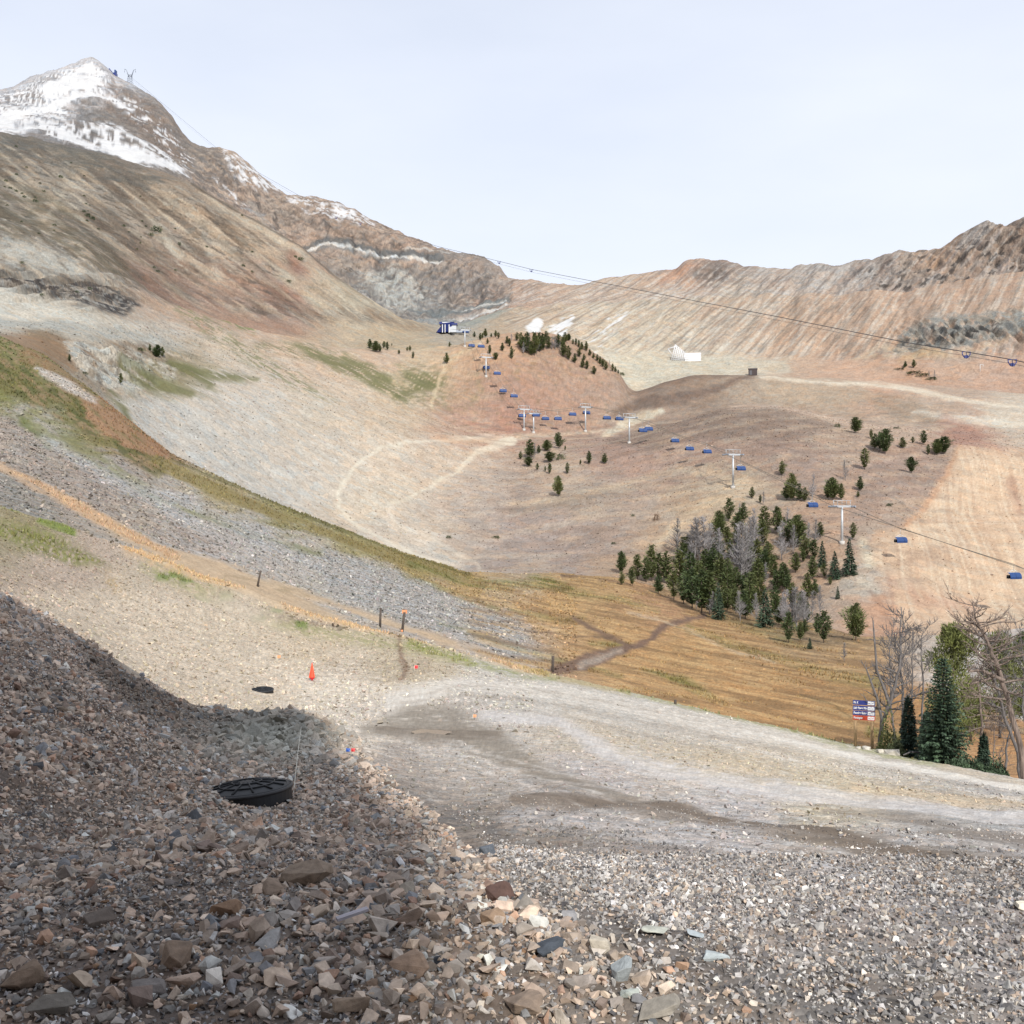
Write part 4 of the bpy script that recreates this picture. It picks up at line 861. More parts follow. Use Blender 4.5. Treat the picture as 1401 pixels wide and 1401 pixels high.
plant_row([(985,800,44,'pine'),(996,802,40,'pine'),(1008,815,40,'pine'),(1020,818,36,'pine'),(1030,822,38,'pine'),(975,790,42,'pine'),(965,790,40,'pine'),(1084,830,34,'pine'),(1096,842,34,'pine')], 'in the dark core of the grove', G_)
plant_row([(1066,714,17,'pine'),(1073,720,14,'pine'),(1062,702,11,'pine'),(1045,690,18,'dead'),(1040,688,12,'pine'),(1029,682,17,'pine'),(1080,744,34,'pine'),(1091,748,44,'wide',.8),(1105,750,36,'dead'),(1115,748,38,'dead'),(1122,735,22,'pine')], 'on the slope at the top of the grove', G_)
plant_row([(1070,650,20,'pine'),(1076,684,24,'pine'),(1083,685,38,'wide',.6),(1093,685,24,'pine'),(1101,686,20,'pine'),(1111,686,38,'dead'),(1133,683,26,'pine'),(1139,684,32,'wide',.9),(1151,684,24,'pine'),(1157,657,28,'dead')], 'in the row of trees under the lift chairs', 'trees under the chairlift on the right')
plant_row([(1112,792,32,'pine'),(1105,820,38,'pine'),(1125,775,36,'spruce'),(1128,790,20,'pine'),(1142,791,38,'spruce',1.2),(1162,786,50,'spruce',1.1),(1167,738,24,'pine'),(1136,800,12,'pine')], 'beside the foot of the nearest lift tower', 'trees below the nearest lift tower')
plant(1171, 876, 52, 'wide', 'broad lone pine casting a dark shadow right of the grove', None, sx=.72)
plant(1155, 905, 26, 'dead', 'small pale dead sapling on the meadow below the lone pine', None, sx=1.2)
# younger trees and brush filling the inside of the grove
rg = random.Random(31); GP_ = [(905,795),(930,765),(960,760),(1000,735),(1040,720),(1085,735),(1120,765),(1110,800),(1130,845),(1105,868),(1050,850),(985,838),(940,815)]
def pin(x, y, p): return bool(inpoly(np.array([x]), np.array([y]), p)[0])
k_ = 0
while k_ < 62:
    x, y = rg.uniform(900, 1135), rg.uniform(715, 870)
    if not pin(x, y, GP_): continue
    k_ += 1; q = rg.random()
    if q < .55: plant(x, y, rg.uniform(18, 40), 'pine', 'one of the green pines packed inside the big grove above the meadow', 'inner pines of the big grove', sx=rg.uniform(.85, 1.2))
    elif q < .78: plant(x, y, rg.uniform(28, 52), 'dead', 'one of the bare grey snags standing among the pines of the big grove', 'inner snags of the big grove', sx=rg.uniform(1, 1.5))
    else: plant(x, y, rg.uniform(5, 9), 'bush', 'one of the low juniper mats under the trees of the big grove', 'juniper mats of the big grove', sx=rg.uniform(1.5, 2.4))
# small clump in the bowl
G2 = 'trees of the small clump in the bowl'
plant_row([(712,628,11,'pine'),(723,638,14,'wide',1.4),(725,626,26,'pine',1.1),(731,626,20,'dead'),(735,643,10,'pine'),(737,620,12,'pine'),(748,617,16,'wide',1.2),(752,632,15,'wide',1.6),(761,606,14,'pine'),(765,613,22,'pine'),(767,628,10,'bush',1.6),(773,616,7,'pine')], 'in the small clump at the bowl centre', G2)
plant_row([(746,645,8,'pine'),(752,648,15,'pine'),(776,648,16,'pine'),(794,635,7,'pine'),(806,635,19,'pine',1.1),(827,634,15,'pine',1.1)], 'in the loose line right below the small clump', G2)
plant(764, 679, 29, 'wide', 'dense lone pine standing below the small clump in the bowl', None, sx=.68)
plant_row([(614,736,5,'bush',2.),(679,736,5,'bush',2.6),(839,744,4,'bush',2.),(866,706,4,'bush',1.5),(898,712,10,'brown',1.1)], 'dotting the bare bowl floor', 'bushes dotting the bare bowl floor')
# right hummocks
G3 = 'pines on the right hummock'
plant_row([(1146,584,6,'bush',1.8),(1171,592,22,'wide',1.0),(1183,642,30,'pine',1.1),(1192,600,14,'pine'),(1196,614,22,'pine',1.1),(1204,616,26,'pine'),(1211,621,34,'wide',.8),(1177,671,20,'pine'),(1174,680,9,'pine')], 'in the left half of the hummock pines', G3)
plant_row([(1235,613,16,'pine',1.2),(1249,606,9,'pine',1.3),(1247,647,22,'wide',.9),(1264,608,20,'pine'),(1270,622,15,'pine'),(1282,622,22,'wide',.9),(1291,621,24,'wide',1.1),(1217,692,5,'bush',2.2),(1226,586,3,'bush',4.)], 'in the right half of the hummock pines', G3)
plant_row([(1237,503,6,'pine'),(1239,502,9,'pine'),(1250,503,12,'pine',1.1),(1232,505,3,'bush',5),(1250,511,5,'bush',5),(1264,514,5,'bush',4),(1271,516,10,'dead'),(1279,518,12,'dead'),(1275,519,5,'bush',3.5)], 'on the small rise below the grey cliff', 'shrubs on the rise below the grey cliff')
# saddle and left
plant_row([(506,477,14,'pine',1.2),(514,481,15,'wide',1.),(520,481,10,'pine',1.3),(525,476,10,'pine'),(530,479,12,'pine'),(536,473,4,'pine'),(546,484,6,'pine',1.3),(557,480,6,'pine'),(561,480,8,'pine'),(565,490,10,'pine'),(615,474,7,'pine'),(611,497,15,'pine')], 'on the pale saddle left of the lift', 'pines on the pale saddle')
plant_row([(95,494,10,'pine'),(165,525,15,'pine'),(192,480,6,'bush',2.5),(205,480,10,'pine'),(215,489,18,'wide',1.0),(222,488,14,'pine'),(116,512,5,'bush',2),(57,404,4,'bush',2)], 'around the pale rock outcrop on the left', 'plants round the left rock outcrop')
dots = [(83,243,5),(215,317,10),(207,322,5),(22,262,4),(33,270,4),(48,276,5),(60,262,3),(120,296,6),(127,300,5),(115,290,4),(53,320,3),(14,258,4),(8,248,4),(240,370,3),(283,338,3),(333,364,4),(345,372,3),(395,386,5),(411,356,6),(404,352,4),(331,295,3),(105,400,4),(123,396,5),(30,360,4),(345,345,3)]
plant_row([(x, y, h_, 'bush', 1.7) for x, y, h_ in dots], 'scattered over the brown upper slope', 'bushes on the brown upper slope')
rr_ = random.Random(77)
for _ in range(34):
    x = rr_.uniform(0, 250); y = 235+x*.42+rr_.gauss(0, 26)
    plant(x, y, rr_.uniform(1.8, 3.4), 'bush', 'tiny dark bush speckling the olive brown band below the snowy peak', 'tiny bushes of the olive brown band', sx=rr_.uniform(1.4, 2.4))
# knoll
G4 = 'trees on top of the knoll'
plant_row([(649,461,8,'pine'),(657,465,10,'pine',1.1),(660,463,8,'pine'),(664,461,12,'pine',1.1),(672,461,6,'pine'),(678,461,10,'pine',1.1),(682,463,9,'pine',1.2),(667,470,8,'pine',.9),(687,480,12,'pine',1.1),(670,484,13,'pine'),(678,492,10,'wide',1.1)], 'on the left shoulder of the knoll', G4)
plant_row([(694,470,11,'pine'),(697,474,12,'pine'),(700,466,10,'dead',1.4),(707,466,12,'pine'),(700,491,18,'pine',.7),(714,478,24,'pine'),(716,484,18,'dead'),(720,483,30,'pine',.9),(725,484,30,'dead'),(727,486,20,'pine'),(731,486,32,'pine',.9),(734,484,28,'dead'),(738,481,27,'pine'),(743,479,24,'pine')], 'in the dense clump on the knoll top', G4)
plant_row([(747,466,14,'pine'),(750,477,18,'pine'),(755,478,18,'dead',1.4),(760,478,18,'dead',1.4),(763,476,20,'pine'),(766,480,12,'dead'),(771,488,22,'pine'),(773,468,14,'pine',1.2),(778,466,10,'wide'),(778,492,20,'pine',1.1),(770,474,14,'pine')], 'right of the dense clump on the knoll', G4)
plant_row([(784,471,8,'pine'),(788,472,10,'pine'),(792,475,11,'pine'),(796,478,11,'pine'),(802,480,14,'pine'),(786,496,13,'pine'),(792,488,13,'pine'),(797,503,13,'pine'),(803,505,12,'pine',1.2),(807,486,9,'pine'),(799,493,10,'pine')], 'along the upper right flank of the knoll', G4)
plant_row([(813,512,12,'pine',1.1),(812,490,8,'pine'),(817,494,10,'pine'),(821,498,11,'pine'),(825,502,12,'pine'),(829,506,12,'pine',1.1),(834,501,9,'dead'),(838,508,11,'pine'),(842,509,8,'pine'),(846,511,6,'pine'),(851,513,5,'bush',2)], 'down the lower right flank of the knoll', G4)

# ------------------------------------------------------------------ the near trees beside the sign
def nearpos(px, py, Y): 
    x = (px-CX)*Y/F; return Vector((x, Y, float(ground(x, Y)[0])))
def spruce_big(name, px, Y, hpx, wpx, seed, label, dens=1.0, tip=True, m_='spruce'):
    r = random.Random(seed); p = nearpos(px, 0, Y); H = hpx*Y/F; Rm = wpx*Y/F/2
    e = empty(name, p, 0, label=label, cat='tree')
    tk = trunk_mb(.97, .022).build('trunk', M['bark'], e); tk.scale = (H, H, H)
    A_ = MB(); B_ = MB(); tiers = int(30*dens)
    for i in range(tiers):
        t = (i+.3)/tiers; z = H*(.03+.95*t); R_ = Rm*((1-t)**.75)*r.uniform(.8, 1.12)+.06
        nb = max(5, int(15*(1-t*.55)))
        for b in range(nb):
            a = b*6.283/nb+r.uniform(-.25, .25)+i*.7; L = R_*r.uniform(.72, 1.12)
            d = Vector((math.cos(a), math.sin(a), -.28+.45*t)); d.normalize(); side = Vector((-math.sin(a), math.cos(a), 0))
            n_ = max(3, int(L/.14)); pos = Vector((0, 0, z))
            for s_ in range(n_):
                q = (s_+1)/n_; c = pos+d*L*q+Vector((0, 0, .10*L*q*q))
                for sg in (-1, 1):
                    for _ in range(2):
                        dd = (d*.75+side*sg*r.uniform(.3, 1.0)+Vector((0, 0, r.gauss(-.08, .22)))).normalized(); ll = (.16+.20*(1-q)*L)*r.uniform(.7, 1.2); ww = .055
                        up = Vector((r.gauss(0, .35), r.gauss(0, .35), 1)); s2 = dd.cross(up).normalized()
                        tgt = B_ if (tip and q > .72 and r.random() < .6) else A_
                        tgt.add([c, c+dd*ll*.5+s2*ww, c+dd*ll-Vector((0, 0, .03)), c+dd*ll*.5-s2*ww], [(0, 1, 2, 3)])
    for _ in range(16):
        dd = Vector((r.gauss(0, .25), r.gauss(0, .25), 1)).normalized(); s2 = dd.cross(Vector((1, .3, 0))).normalized(); c = Vector((0, 0, H*.93)); A_.add([c, c+dd*.15+s2*.03, c+dd*.32, c+dd*.15-s2*.03], [(0, 1, 2, 3)])
    cr = A_.build('crown', M[m_], e)
    if tip: B_.build('new_growth', M['spruce_tip'], cr)
    return e
def pine_big(px, Y, hpx, wpx, seed, label, m_='needle'):
    r = random.Random(seed); p = nearpos(px, 0, Y); H = hpx*Y/F; Rm = wpx*Y/F/2
    e = empty('pine_tree', p, 0, label=label, cat='tree')
    MB().tube([(0, 0, -.2), (.05, 0, H*.5), (-.05, .05, H*.93)], [.13, .09, .02], 7).build('trunk', M['bark'], e)
    A_ = MB()
    lob = [(r.uniform(0, 6.28), r.uniform(.2, .95)*H, r.uniform(.25, .62)*Rm) for _ in range(24)]
    for a, z, R0 in lob+[(0, H*.9, Rm*.1), (2, H*.75, Rm*.25)]:
        pf = min(1, (z/H)*2.4)*((1-z/H)**.5)+.12
        c = Vector((math.cos(a)*R0*pf, math.sin(a)*R0*pf, z)); rl = Rm*(.5+.25*r.random())*(pf*.7+.15)
        for _ in range(260):
            u_ = Vector((r.gauss(0, 1), r.gauss(0, 1), r.gauss(0, .8))).normalized(); q = c+Vector((u_.x*rl, u_.y*rl, u_.z*rl*.9))*(r.random()**.35)
            if q.z > H or q.z < .25: continue
            dd = (u_*.7+Vector((0, 0, .8))+Vector((r.gauss(0, .4), r.gauss(0, .4), r.gauss(0, .3)))).normalized(); s2 = dd.cross(u_+Vector((.1, .2, .3))).normalized(); L = r.uniform(.22, .42)
            A_.add([q-s2*.03, q+s2*.045+dd*L*.4, q+dd*L, q-s2*.045+dd*L*.5], [(0, 1, 2, 3)])
    A_.build('crown', M[m_], e); return e
pine_big(1304, 76, 196, 108, 3, 'tall yellow-green pine rising behind the big spruce by the sign', 'needlelight')
pine_big(1368, 92, 150, 92, 4, 'rounded dark green pine behind the leaning dead trunk')
pine_big(1403, 94, 142, 60, 5, 'dark pine cut by the right edge of the photo')
pine_big(1328, 90, 88, 40, 8, 'low dark pine between the tall pine and the drooping dead tree')
spruce_big('spruce_tree', 1290, 53.5, 152, 76, 7, 'big blue-green spruce with branches to the ground near the sign', 1.15)
spruce_big('spruce_tree', 1243, 56, 84, 26, 9, 'narrow dark spruce between the sign and the big spruce', .9, False)
spruce_big('spruce_tree', 1346, 54, 56, 15, 12, 'slim young spruce at the foot of the drooping dead tree', .7, False)
spruce_big('spruce_tree', 1268, 58, 70, 26, 15, 'dark spruce hidden in shade just left of the big spruce', .8, False)
def leafclump(px, Y, w_px, h_px, seed, label, m_='shrub', name='bush'):
    r = random.Random(seed); p = nearpos(px, 0, Y); W_ = w_px*Y/F/2; H = h_px*Y/F; mb = MB()
    for _ in range(int(1100)):
        a = r.uniform(0, 6.283); e_ = r.random(); R_ = r.random()**.5; lump = .75+.35*math.sin(a*3+seed)+.2*r.random()
        q = Vector((math.cos(a)*R_*W_, math.sin(a)*R_*W_*.7, H*(1-R_*R_)*e_*lump+.03)); dd = Vector((r.gauss(0, .5), r.gauss(0, .5), .8)).normalized(); s2 = dd.cross(Vector((r.gauss(0, 1), r.gauss(0, 1), .1))).normalized(); L = r.uniform(.08, .2)
        mb.add([q, q+s2*.035+dd*L*.5, q+dd*L, q-s2*.035+dd*L*.5], [(0, 1, 2, 3)])
    return mb.build(name, M[m_], loc=p, label=label, cat='bush')
leafclump(1214, 56.5, 30, 58, 2, 'tall light green shrub around the dead trunks behind the sign', 'needle')
leafclump(1226, 55.5, 30, 22, 5, 'low green shrub behind the pale boulder')
leafclump(1322, 52, 50, 17, 3, 'spreading low juniper right of the big spruce', 'juniper')
leafclump(1362, 51.5, 34, 26, 4, 'small green juniper under the leaning dead trunks', 'juniper')
leafclump(1310, 51, 30, 9, 6, 'thin grey-green juniper at the road edge below the spruce', 'juniper')

def snag(base, Y, path, r0, seed, label, nb=26, blen=26, m_='dead', up=.5, low=.25, subs=()):
    """a dead tree: path = offsets in photo pixels from the base, turned into metres at distance Y"""
    r = random.Random(seed); k = Y/F; p = nearpos(base, 0, Y)
    e = empty('dead_tree', p, 0, label=label, cat='tree', group='bare dead trees beside the sign')
    pts = [Vector((x*k, r.uniform(-.05, .05)*i, y*k)) for i, (x, y) in enumerate([(0, -6)]+list(path))]
    fine = []
    for a, b in zip(pts[:-1], pts[1:]):
        for s_ in range(4): fine.append(a.lerp(b, s_/4)+Vector((r.gauss(0, .02), r.gauss(0, .03), 0)))
    fine.append(pts[-1]); n = len(fine)
    MB().tube(fine, [r0*.78*(1-.86*i/n) for i in range(n)], 7).build('trunk', M[m_], e)
    B_ = MB()
    def limb(p0, d, L, rad, dep):
        q = [p0]; dd = d
        for _ in range(4): dd = (dd+Vector((r.gauss(0, .14), r.gauss(0, .14), r.gauss(.05, .14)))).normalized(); q.append(q[-1]+dd*L/4)
        rad = max(rad, .012); B_.tube(q, [rad, rad*.85, rad*.7, rad*.55, rad*.4], 4, caps=False)
        if dep:
            for _ in range(5 if dep > 1 else 2):
                limb(q[r.choice((1, 2, 3))], (dd+Vector((r.gauss(0, .6), r.gauss(0, .6), r.gauss(.25*(1 if up > 0 else -1), .45)))).normalized(), L*r.uniform(.3, .8), rad*.55, dep-1)
    for i in range(nb):
        t = low+(1-low)*(i+r.random())/nb; j = min(n-2, int(t*(n-1))); p0 = fine[j]; a = r.choice((0, math.pi))+r.gauss(0, .7)
        d = Vector((math.cos(a), math.sin(a), up*r.uniform(.2, 1.6))).normalized(); limb(p0, d, blen*k*(1.5-t*.7)*r.uniform(.5, 1.4), r0*.34*(1.1-t*.7), 2)
    for sp in subs: 
        q = [Vector((x*k, r.uniform(-.2, .2), y*k)) for x, y in sp]
        B_.tube(q, [r0*.55*(1-.8*i/len(q)) for i in range(len(q))], 6, caps=False)
        for _ in range(7):
            b0 = q[r.randrange(1, len(q))]; limb(b0, Vector((r.gauss(0, 1), r.gauss(0, .6), up+.4)).normalized(), blen*k*.5*r.uniform(.5, 1), r0*.14, 1)
    B_.build('branches', M[m_], e)
    return e
snag(1203, 57.5, [(4,40),(14,62),(22,92),(28,120),(30,150),(32,196)], .17, 21, 'leaning forked dead tree just right of the sign', 22, 30, subs=[[(14,62),(6,84),(-4,110),(-7,150),(-8,178)],[(4,40),(-2,70),(-12,96),(-18,112)]])
snag(1234, 60, [(1,50),(0,90),(-2,130),(-2,165),(1,203)], .13, 22, 'straight grey dead tree with many upright forks, second right of the sign', 30, 24, up=1.2, low=.35)
snag(1228, 63, [(-6,40),(-10,80),(-9,150),(-6,190)], .11, 24, 'thin dead tree between the two forked dead trees', 20, 22, up=1.1, low=.4)
snag(1243, 66, [(4,60),(6,110),(4,150),(8,176)], .10, 25, 'slim dead tree right behind the straight forked one', 18, 20, up=1.0, low=.4)
snag(1262, 58, [(0,60),(2,105),(-2,138),(-1,172),(3,186)], .09, 23, 'thin dead tree rising left of the big spruce', 16, 20, up=.7, low=.5)
snag(1345, 56, [(-2,60),(-4,95),(-6,125),(-8,150)], .12, 26, 'dead tree with drooping grey branches right of the big spruce', 30, 26, m_='deadred', up=-.2, low=.3)
snag(1358, 57, [(1,30),(3,70),(7,108)], .07, 27, 'thin crooked reddish dead sapling under the leaning trunk', 16, 18, m_='deadred', up=.3)
snag(1402, 49, [(-6,45),(-20,100),(-34,146),(-44,170),(-52,192),(-62,210),(-70,224),(-72,246)], .19, 28, 'big leaning reddish dead trunk at the right edge', 34, 34, m_='deadred', up=.25, low=.3, subs=[[(-34,146),(-50,140),(-74,132)],[(-30,138),(-60,152),(-78,150)]])
snag(1398, 50.5, [(-4,40),(-20,80),(-32,120),(-42,160),(-50,190),(-60,206)], .13, 29, 'grey dead trunk leaning parallel to the big reddish one', 20, 26, up=.3, low=.4)
snag(1374, 53, [(2,40),(7,72),(10,90)], .09, 30, 'short grey dead trunk under the leaning pair', 10, 22, up=.5, low=.5)
snag(1412, 58, [(-6,60),(-12,120),(-10,170),(-16,205),(-20,235)], .11, 31, 'dead tree behind the leaning pair at the right edge', 18, 30, up=.8, low=.4)

# ------------------------------------------------------------------ rocks
def hull(seed, n=11, flat=.62):
    r = random.Random(seed); bm = bmesh.new()
    sx, sy, sz = 1.0, r.uniform(.55, .95), flat*r.uniform(.6, 1.25)
    for _ in range(n):
        u_ = Vector((r.gauss(0, 1), r.gauss(0, 1), r.gauss(0, 1))).normalized()*r.uniform(.8, 1)
        q = Vector((math.copysign(abs(u_.x)**.65, u_.x)*sx, math.copysign(abs(u_.y)**.65, u_.y)*sy, math.copysign(abs(u_.z)**.6, u_.z)*sz)); bm.verts.new(q)
    g = bmesh.ops.convex_hull(bm, input=bm.verts); 
    bmesh.ops.delete(bm, geom=[v_ for v_ in bm.verts if not v_.link_faces], context='VERTS'); bmesh.ops.triangulate(bm, faces=bm.faces)
    bm.verts.index_update(); V_ = np.array([v_.co[:] for v_ in bm.verts], f4); F_ = np.array([[v_.index for v_ in f_.verts] for f_ in bm.faces], np.int32); bm.free(); return V_, F_
HB = [hull(500+i, 10, .55) for i in range(36)]; HS = [hull(600+i, 8, .75) for i in range(24)]
def stone_mat():
    mt = bpy.data.materials.new('broken_stone'); mt.use_nodes = True; nt = mt.node_tree; N = nt.nodes; Lk = nt.links; bs = N['Principled BSDF']; bs.inputs['Roughness'].default_value = .88; bs.inputs['Specular IOR Level'].default_value = .3
    a = N.new('ShaderNodeAttribute'); a.attribute_name = 'tone'; g = N.new('ShaderNodeNewGeometry')
    n = N.new('ShaderNodeTexNoise'); n.inputs['Scale'].default_value = 26; n.inputs['Detail'].default_value = 6; n.inputs['Roughness'].default_value = .65; Lk.new(g.outputs['Position'], n.inputs['Vector'])
    mr = N.new('ShaderNodeMapRange'); mr.inputs['From Min'].default_value = .3; mr.inputs['From Max'].default_value = .7; mr.inputs['To Min'].default_value = .72; mr.inputs['To Max'].default_value = 1.25; Lk.new(n.outputs['Fac'], mr.inputs['Value'])
    v = N.new('ShaderNodeVectorMath'); v.operation = 'SCALE'; Lk.new(a.outputs['Color'], v.inputs[0]); Lk.new(mr.outputs[0], v.inputs['Scale']); Lk.new(v.outputs[0], bs.inputs['Base Color'])
    b = N.new('ShaderNodeBump'); b.inputs['Strength'].default_value = .5; b.inputs['Distance'].default_value = .012; Lk.new(n.outputs['Fac'], b.inputs['Height']); Lk.new(b.outputs[0], bs.inputs['Normal']); return mt
M['stone'] = stone_mat()
TONES = np.array([lin(c) for c in ((158,132,110),(150,128,108),(140,118,100),(168,142,118),(128,112,98),(150,138,124),(140,132,124),(120,110,102),(172,150,128),(108,110,114),(92,98,106),(150,152,150),(184,176,166),(134,100,80),(160,118,86),(112,92,80))])
TW = np.array([12,12,10,10,9,8,7,7,6,4,3,4,2,4,3,5], float); TW /= TW.sum()
GT = np.array([lin(c) for c in ((170,166,164),(150,146,144),(128,124,124),(106,104,108),(186,172,156),(176,150,126),(198,196,194),(150,128,112),(88,88,94),(160,160,164))]); GW = np.array([14,14,12,9,9,8,7,8,7,8], float); GW /= GW.sum()
def scatter(pos, size, tones, hulls, name, label, tilt=.45, sink=.25, **k):
    n = len(pos); which = rng.integers(0, len(hulls), n); VV = []; FF = []; CC = []; off = 0
    for h_ in range(len(hulls)):
        ids = np.where(which == h_)[0]
        if not len(ids): continue
        V_, F_ = hulls[h_]; m_ = len(ids)
        az = rng.uniform(0, 2*np.pi, m_); tx = rng.normal(0, tilt, m_); ty = rng.normal(0, tilt, m_)
        ca, sa = np.cos(az), np.sin(az); cx_, sx_ = np.cos(tx), np.sin(tx); cy_, sy_ = np.cos(ty), np.sin(ty)
        Rz = np.zeros((m_, 3, 3)); Rz[:, 0, 0] = ca; Rz[:, 0, 1] = -sa; Rz[:, 1, 0] = sa; Rz[:, 1, 1] = ca; Rz[:, 2, 2] = 1
        Rx = np.zeros((m_, 3, 3)); Rx[:, 0, 0] = 1; Rx[:, 1, 1] = cx_; Rx[:, 1, 2] = -sx_; Rx[:, 2, 1] = sx_; Rx[:, 2, 2] = cx_
        Ry = np.zeros((m_, 3, 3)); Ry[:, 1, 1] = 1; Ry[:, 0, 0] = cy_; Ry[:, 0, 2] = sy_; Ry[:, 2, 0] = -sy_; Ry[:, 2, 2] = cy_
        R_ = Rx @ Ry @ Rz
        st = rng.uniform(.75, 1.25, (m_, 1, 3)); W_ = (V_[None]*st*size[ids][:, None, None]) @ R_.transpose(0, 2, 1)
        zmin = W_[:, :, 2].min(1); W_ = W_+pos[ids][:, None, :]; W_[:, :, 2] += (-zmin*(1-sink*1.6))[:, None]*.72
        nv = V_.shape[0]; VV.append(W_.reshape(-1, 3)); FF.append((F_[None]+(np.arange(m_)*nv)[:, None, None]).reshape(-1, 3)+off); CC.append(np.repeat(tones[ids], nv, 0)); off += m_*nv
    V_ = np.concatenate(VV).astype(f4); F_ = np.concatenate(FF).astype(np.int32); C_ = np.concatenate(CC)
    me = bpy.data.meshes.new(name); me.vertices.add(len(V_)); me.vertices.foreach_set('co', V_.ravel()); me.loops.add(F_.size); me.loops.foreach_set('vertex_index', F_.ravel())
    me.polygons.add(len(F_)); me.polygons.foreach_set('loop_start', np.arange(0, F_.size, 3, dtype=np.int32)); me.update(calc_edges=True); me.shade_flat()
    ca = me.color_attributes.new('tone', 'FLOAT_COLOR', 'POINT'); rgba = np.ones((len(V_), 4), f4); rgba[:, :3] = C_; ca.data.foreach_set('color', rgba.ravel()); me.materials.append(M['stone'])
    o = bpy.data.objects.new(name, me); COL.objects.link(o); return tag(o, label=label, **k)
RUB = [(-300,1700),(-300,660),(0,812),(120,882),(250,962),(300,978),(340,975),(430,985),(480,1012),(500,1040),(560,1090),(650,1165),(700,1215),(800,1262),(880,1300),(980,1335),(1080,1385),(1180,1460),(1180,1700)]
def place(n, ylo, yhi, xlo, xhi, pow_=1.0):
    Y = ylo+(yhi-ylo)*rng.random(n)**pow_; X = Y*(xlo+(xhi-xlo)*rng.random(n)); Z = ground(X, Y); return X, Y, Z, CX+F*X/Y, CY-F*Z/Y
def tonesof(n, T, W_, jit=.18, gain=1.0):
    t = T[rng.choice(len(T), n, p=W_)]*rng.normal(1, jit, (n, 1)).clip(.45, 1.7)*rng.normal(1, .012, (n, 3)); t = t*.58+t.mean(1, keepdims=True)*.42*np.array([1.05, 1.0, .93]); return np.clip(t/KLIT*1.5*gain, .01, .75)
# big and medium rubble of the shaded bank
def edge(px, py):   # distance-like fade towards the gravel
    return inpoly(px, py, RUB)
X, Y, Z, px, py = place(250000, 2.6, 27, -.72, .36, .62)
jx = px+22*perlin(X*1.1, Y*1.1, 9); jy = py+14*perlin(X*1.3, Y*1.3, 8)
ok = edge(jx, jy); X, Y, Z, px, py = (q[ok] for q in (X, Y, Z, px, py))
n = len(X); sz = (.010+.016*rng.random(n)**1.4+.034*rng.random(n)**7)*(1+.055*np.clip(Y-3, 0, 22)); sz *= np.where(rng.random(n) < .35, .7, 1)*np.where(jx[ok] > 560, .85, 1)
sz *= .72+.5*sstep(-.4, .5, perlin(X*.9, Y*.6, 77))
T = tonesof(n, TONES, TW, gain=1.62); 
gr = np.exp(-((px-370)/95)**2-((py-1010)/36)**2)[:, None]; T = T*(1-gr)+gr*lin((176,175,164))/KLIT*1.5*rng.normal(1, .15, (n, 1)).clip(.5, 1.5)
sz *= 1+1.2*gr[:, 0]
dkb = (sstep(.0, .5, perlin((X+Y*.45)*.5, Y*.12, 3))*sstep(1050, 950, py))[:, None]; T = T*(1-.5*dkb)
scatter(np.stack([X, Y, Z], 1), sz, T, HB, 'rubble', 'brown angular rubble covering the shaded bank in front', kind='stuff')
X, Y, Z, px, py = place(16000, 1.4, 6, .6, 2.2, .8); n = len(X)
scatter(np.stack([X, Y, Z], 1), .007+.014*rng.random(n)**3, tonesof(n, GT, GW), HS, 'gravel', 'grey gravel carrying on to the right of the view', kind='stuff', tilt=.5)
X, Y, Z, px, py = place(16000, 1.4, 8, -2.0, -.7, .8); n = len(X)
scatter(np.stack([X, Y, Z], 1), .012+.03*rng.random(n)**3, tonesof(n, TONES, TW, gain=1.3), HS, 'rubble', 'brown rubble carrying on to the left of the view', kind='stuff', tilt=.5)
# fine grit between
X, Y, Z, px, py = place(70000, 2.6, 9, -.6, .62, .8); n = len(X)
scatter(np.stack([X, Y, Z], 1), .006+.012*rng.random(n)**2, tonesof(n, GT, GW), HS, 'grit', 'fine grey grit between the stones', kind='stuff', tilt=.6)
# loose gravel to the right
X, Y, Z, px, py = place(360000, 2.8, 15, -.06, .62, .75); ok = ~edge(px-15, py+10); X, Y, Z, px, py = (q[ok] for q in (X, Y, Z, px, py)); n = len(X)
keep = rng.random(n) < (1-.75*sstep(8, 15, Y))*(.2+.8*sstep(-.3, .25, perlin(X*.9, Y*.6, 13)+.5*perlin(X*2.6, Y*1.7, 14))); X, Y, Z, px, py = (q[keep] for q in (X, Y, Z, px, py)); n = len(X)
road = sstep(1210, 1180, py+.09*(1100-px))
keep = rng.random(n) > .85*road; X, Y, Z, px, py = (q[keep] for q in (X, Y, Z, px, py)); n = len(X)
pz = .72+.5*sstep(-.35, .35, perlin(X*.55+3, Y*.5, 19))
scatter(np.stack([X, Y, Z], 1), (.0032+.0036*rng.random(n)+.018*rng.random(n)**13)*(1+.05*(Y-3)), tonesof(n, GT, GW, gain=1.05)*pz[:, None], HS, 'gravel', 'grey and tan gravel beside the dirt road', kind='stuff', tilt=.5)
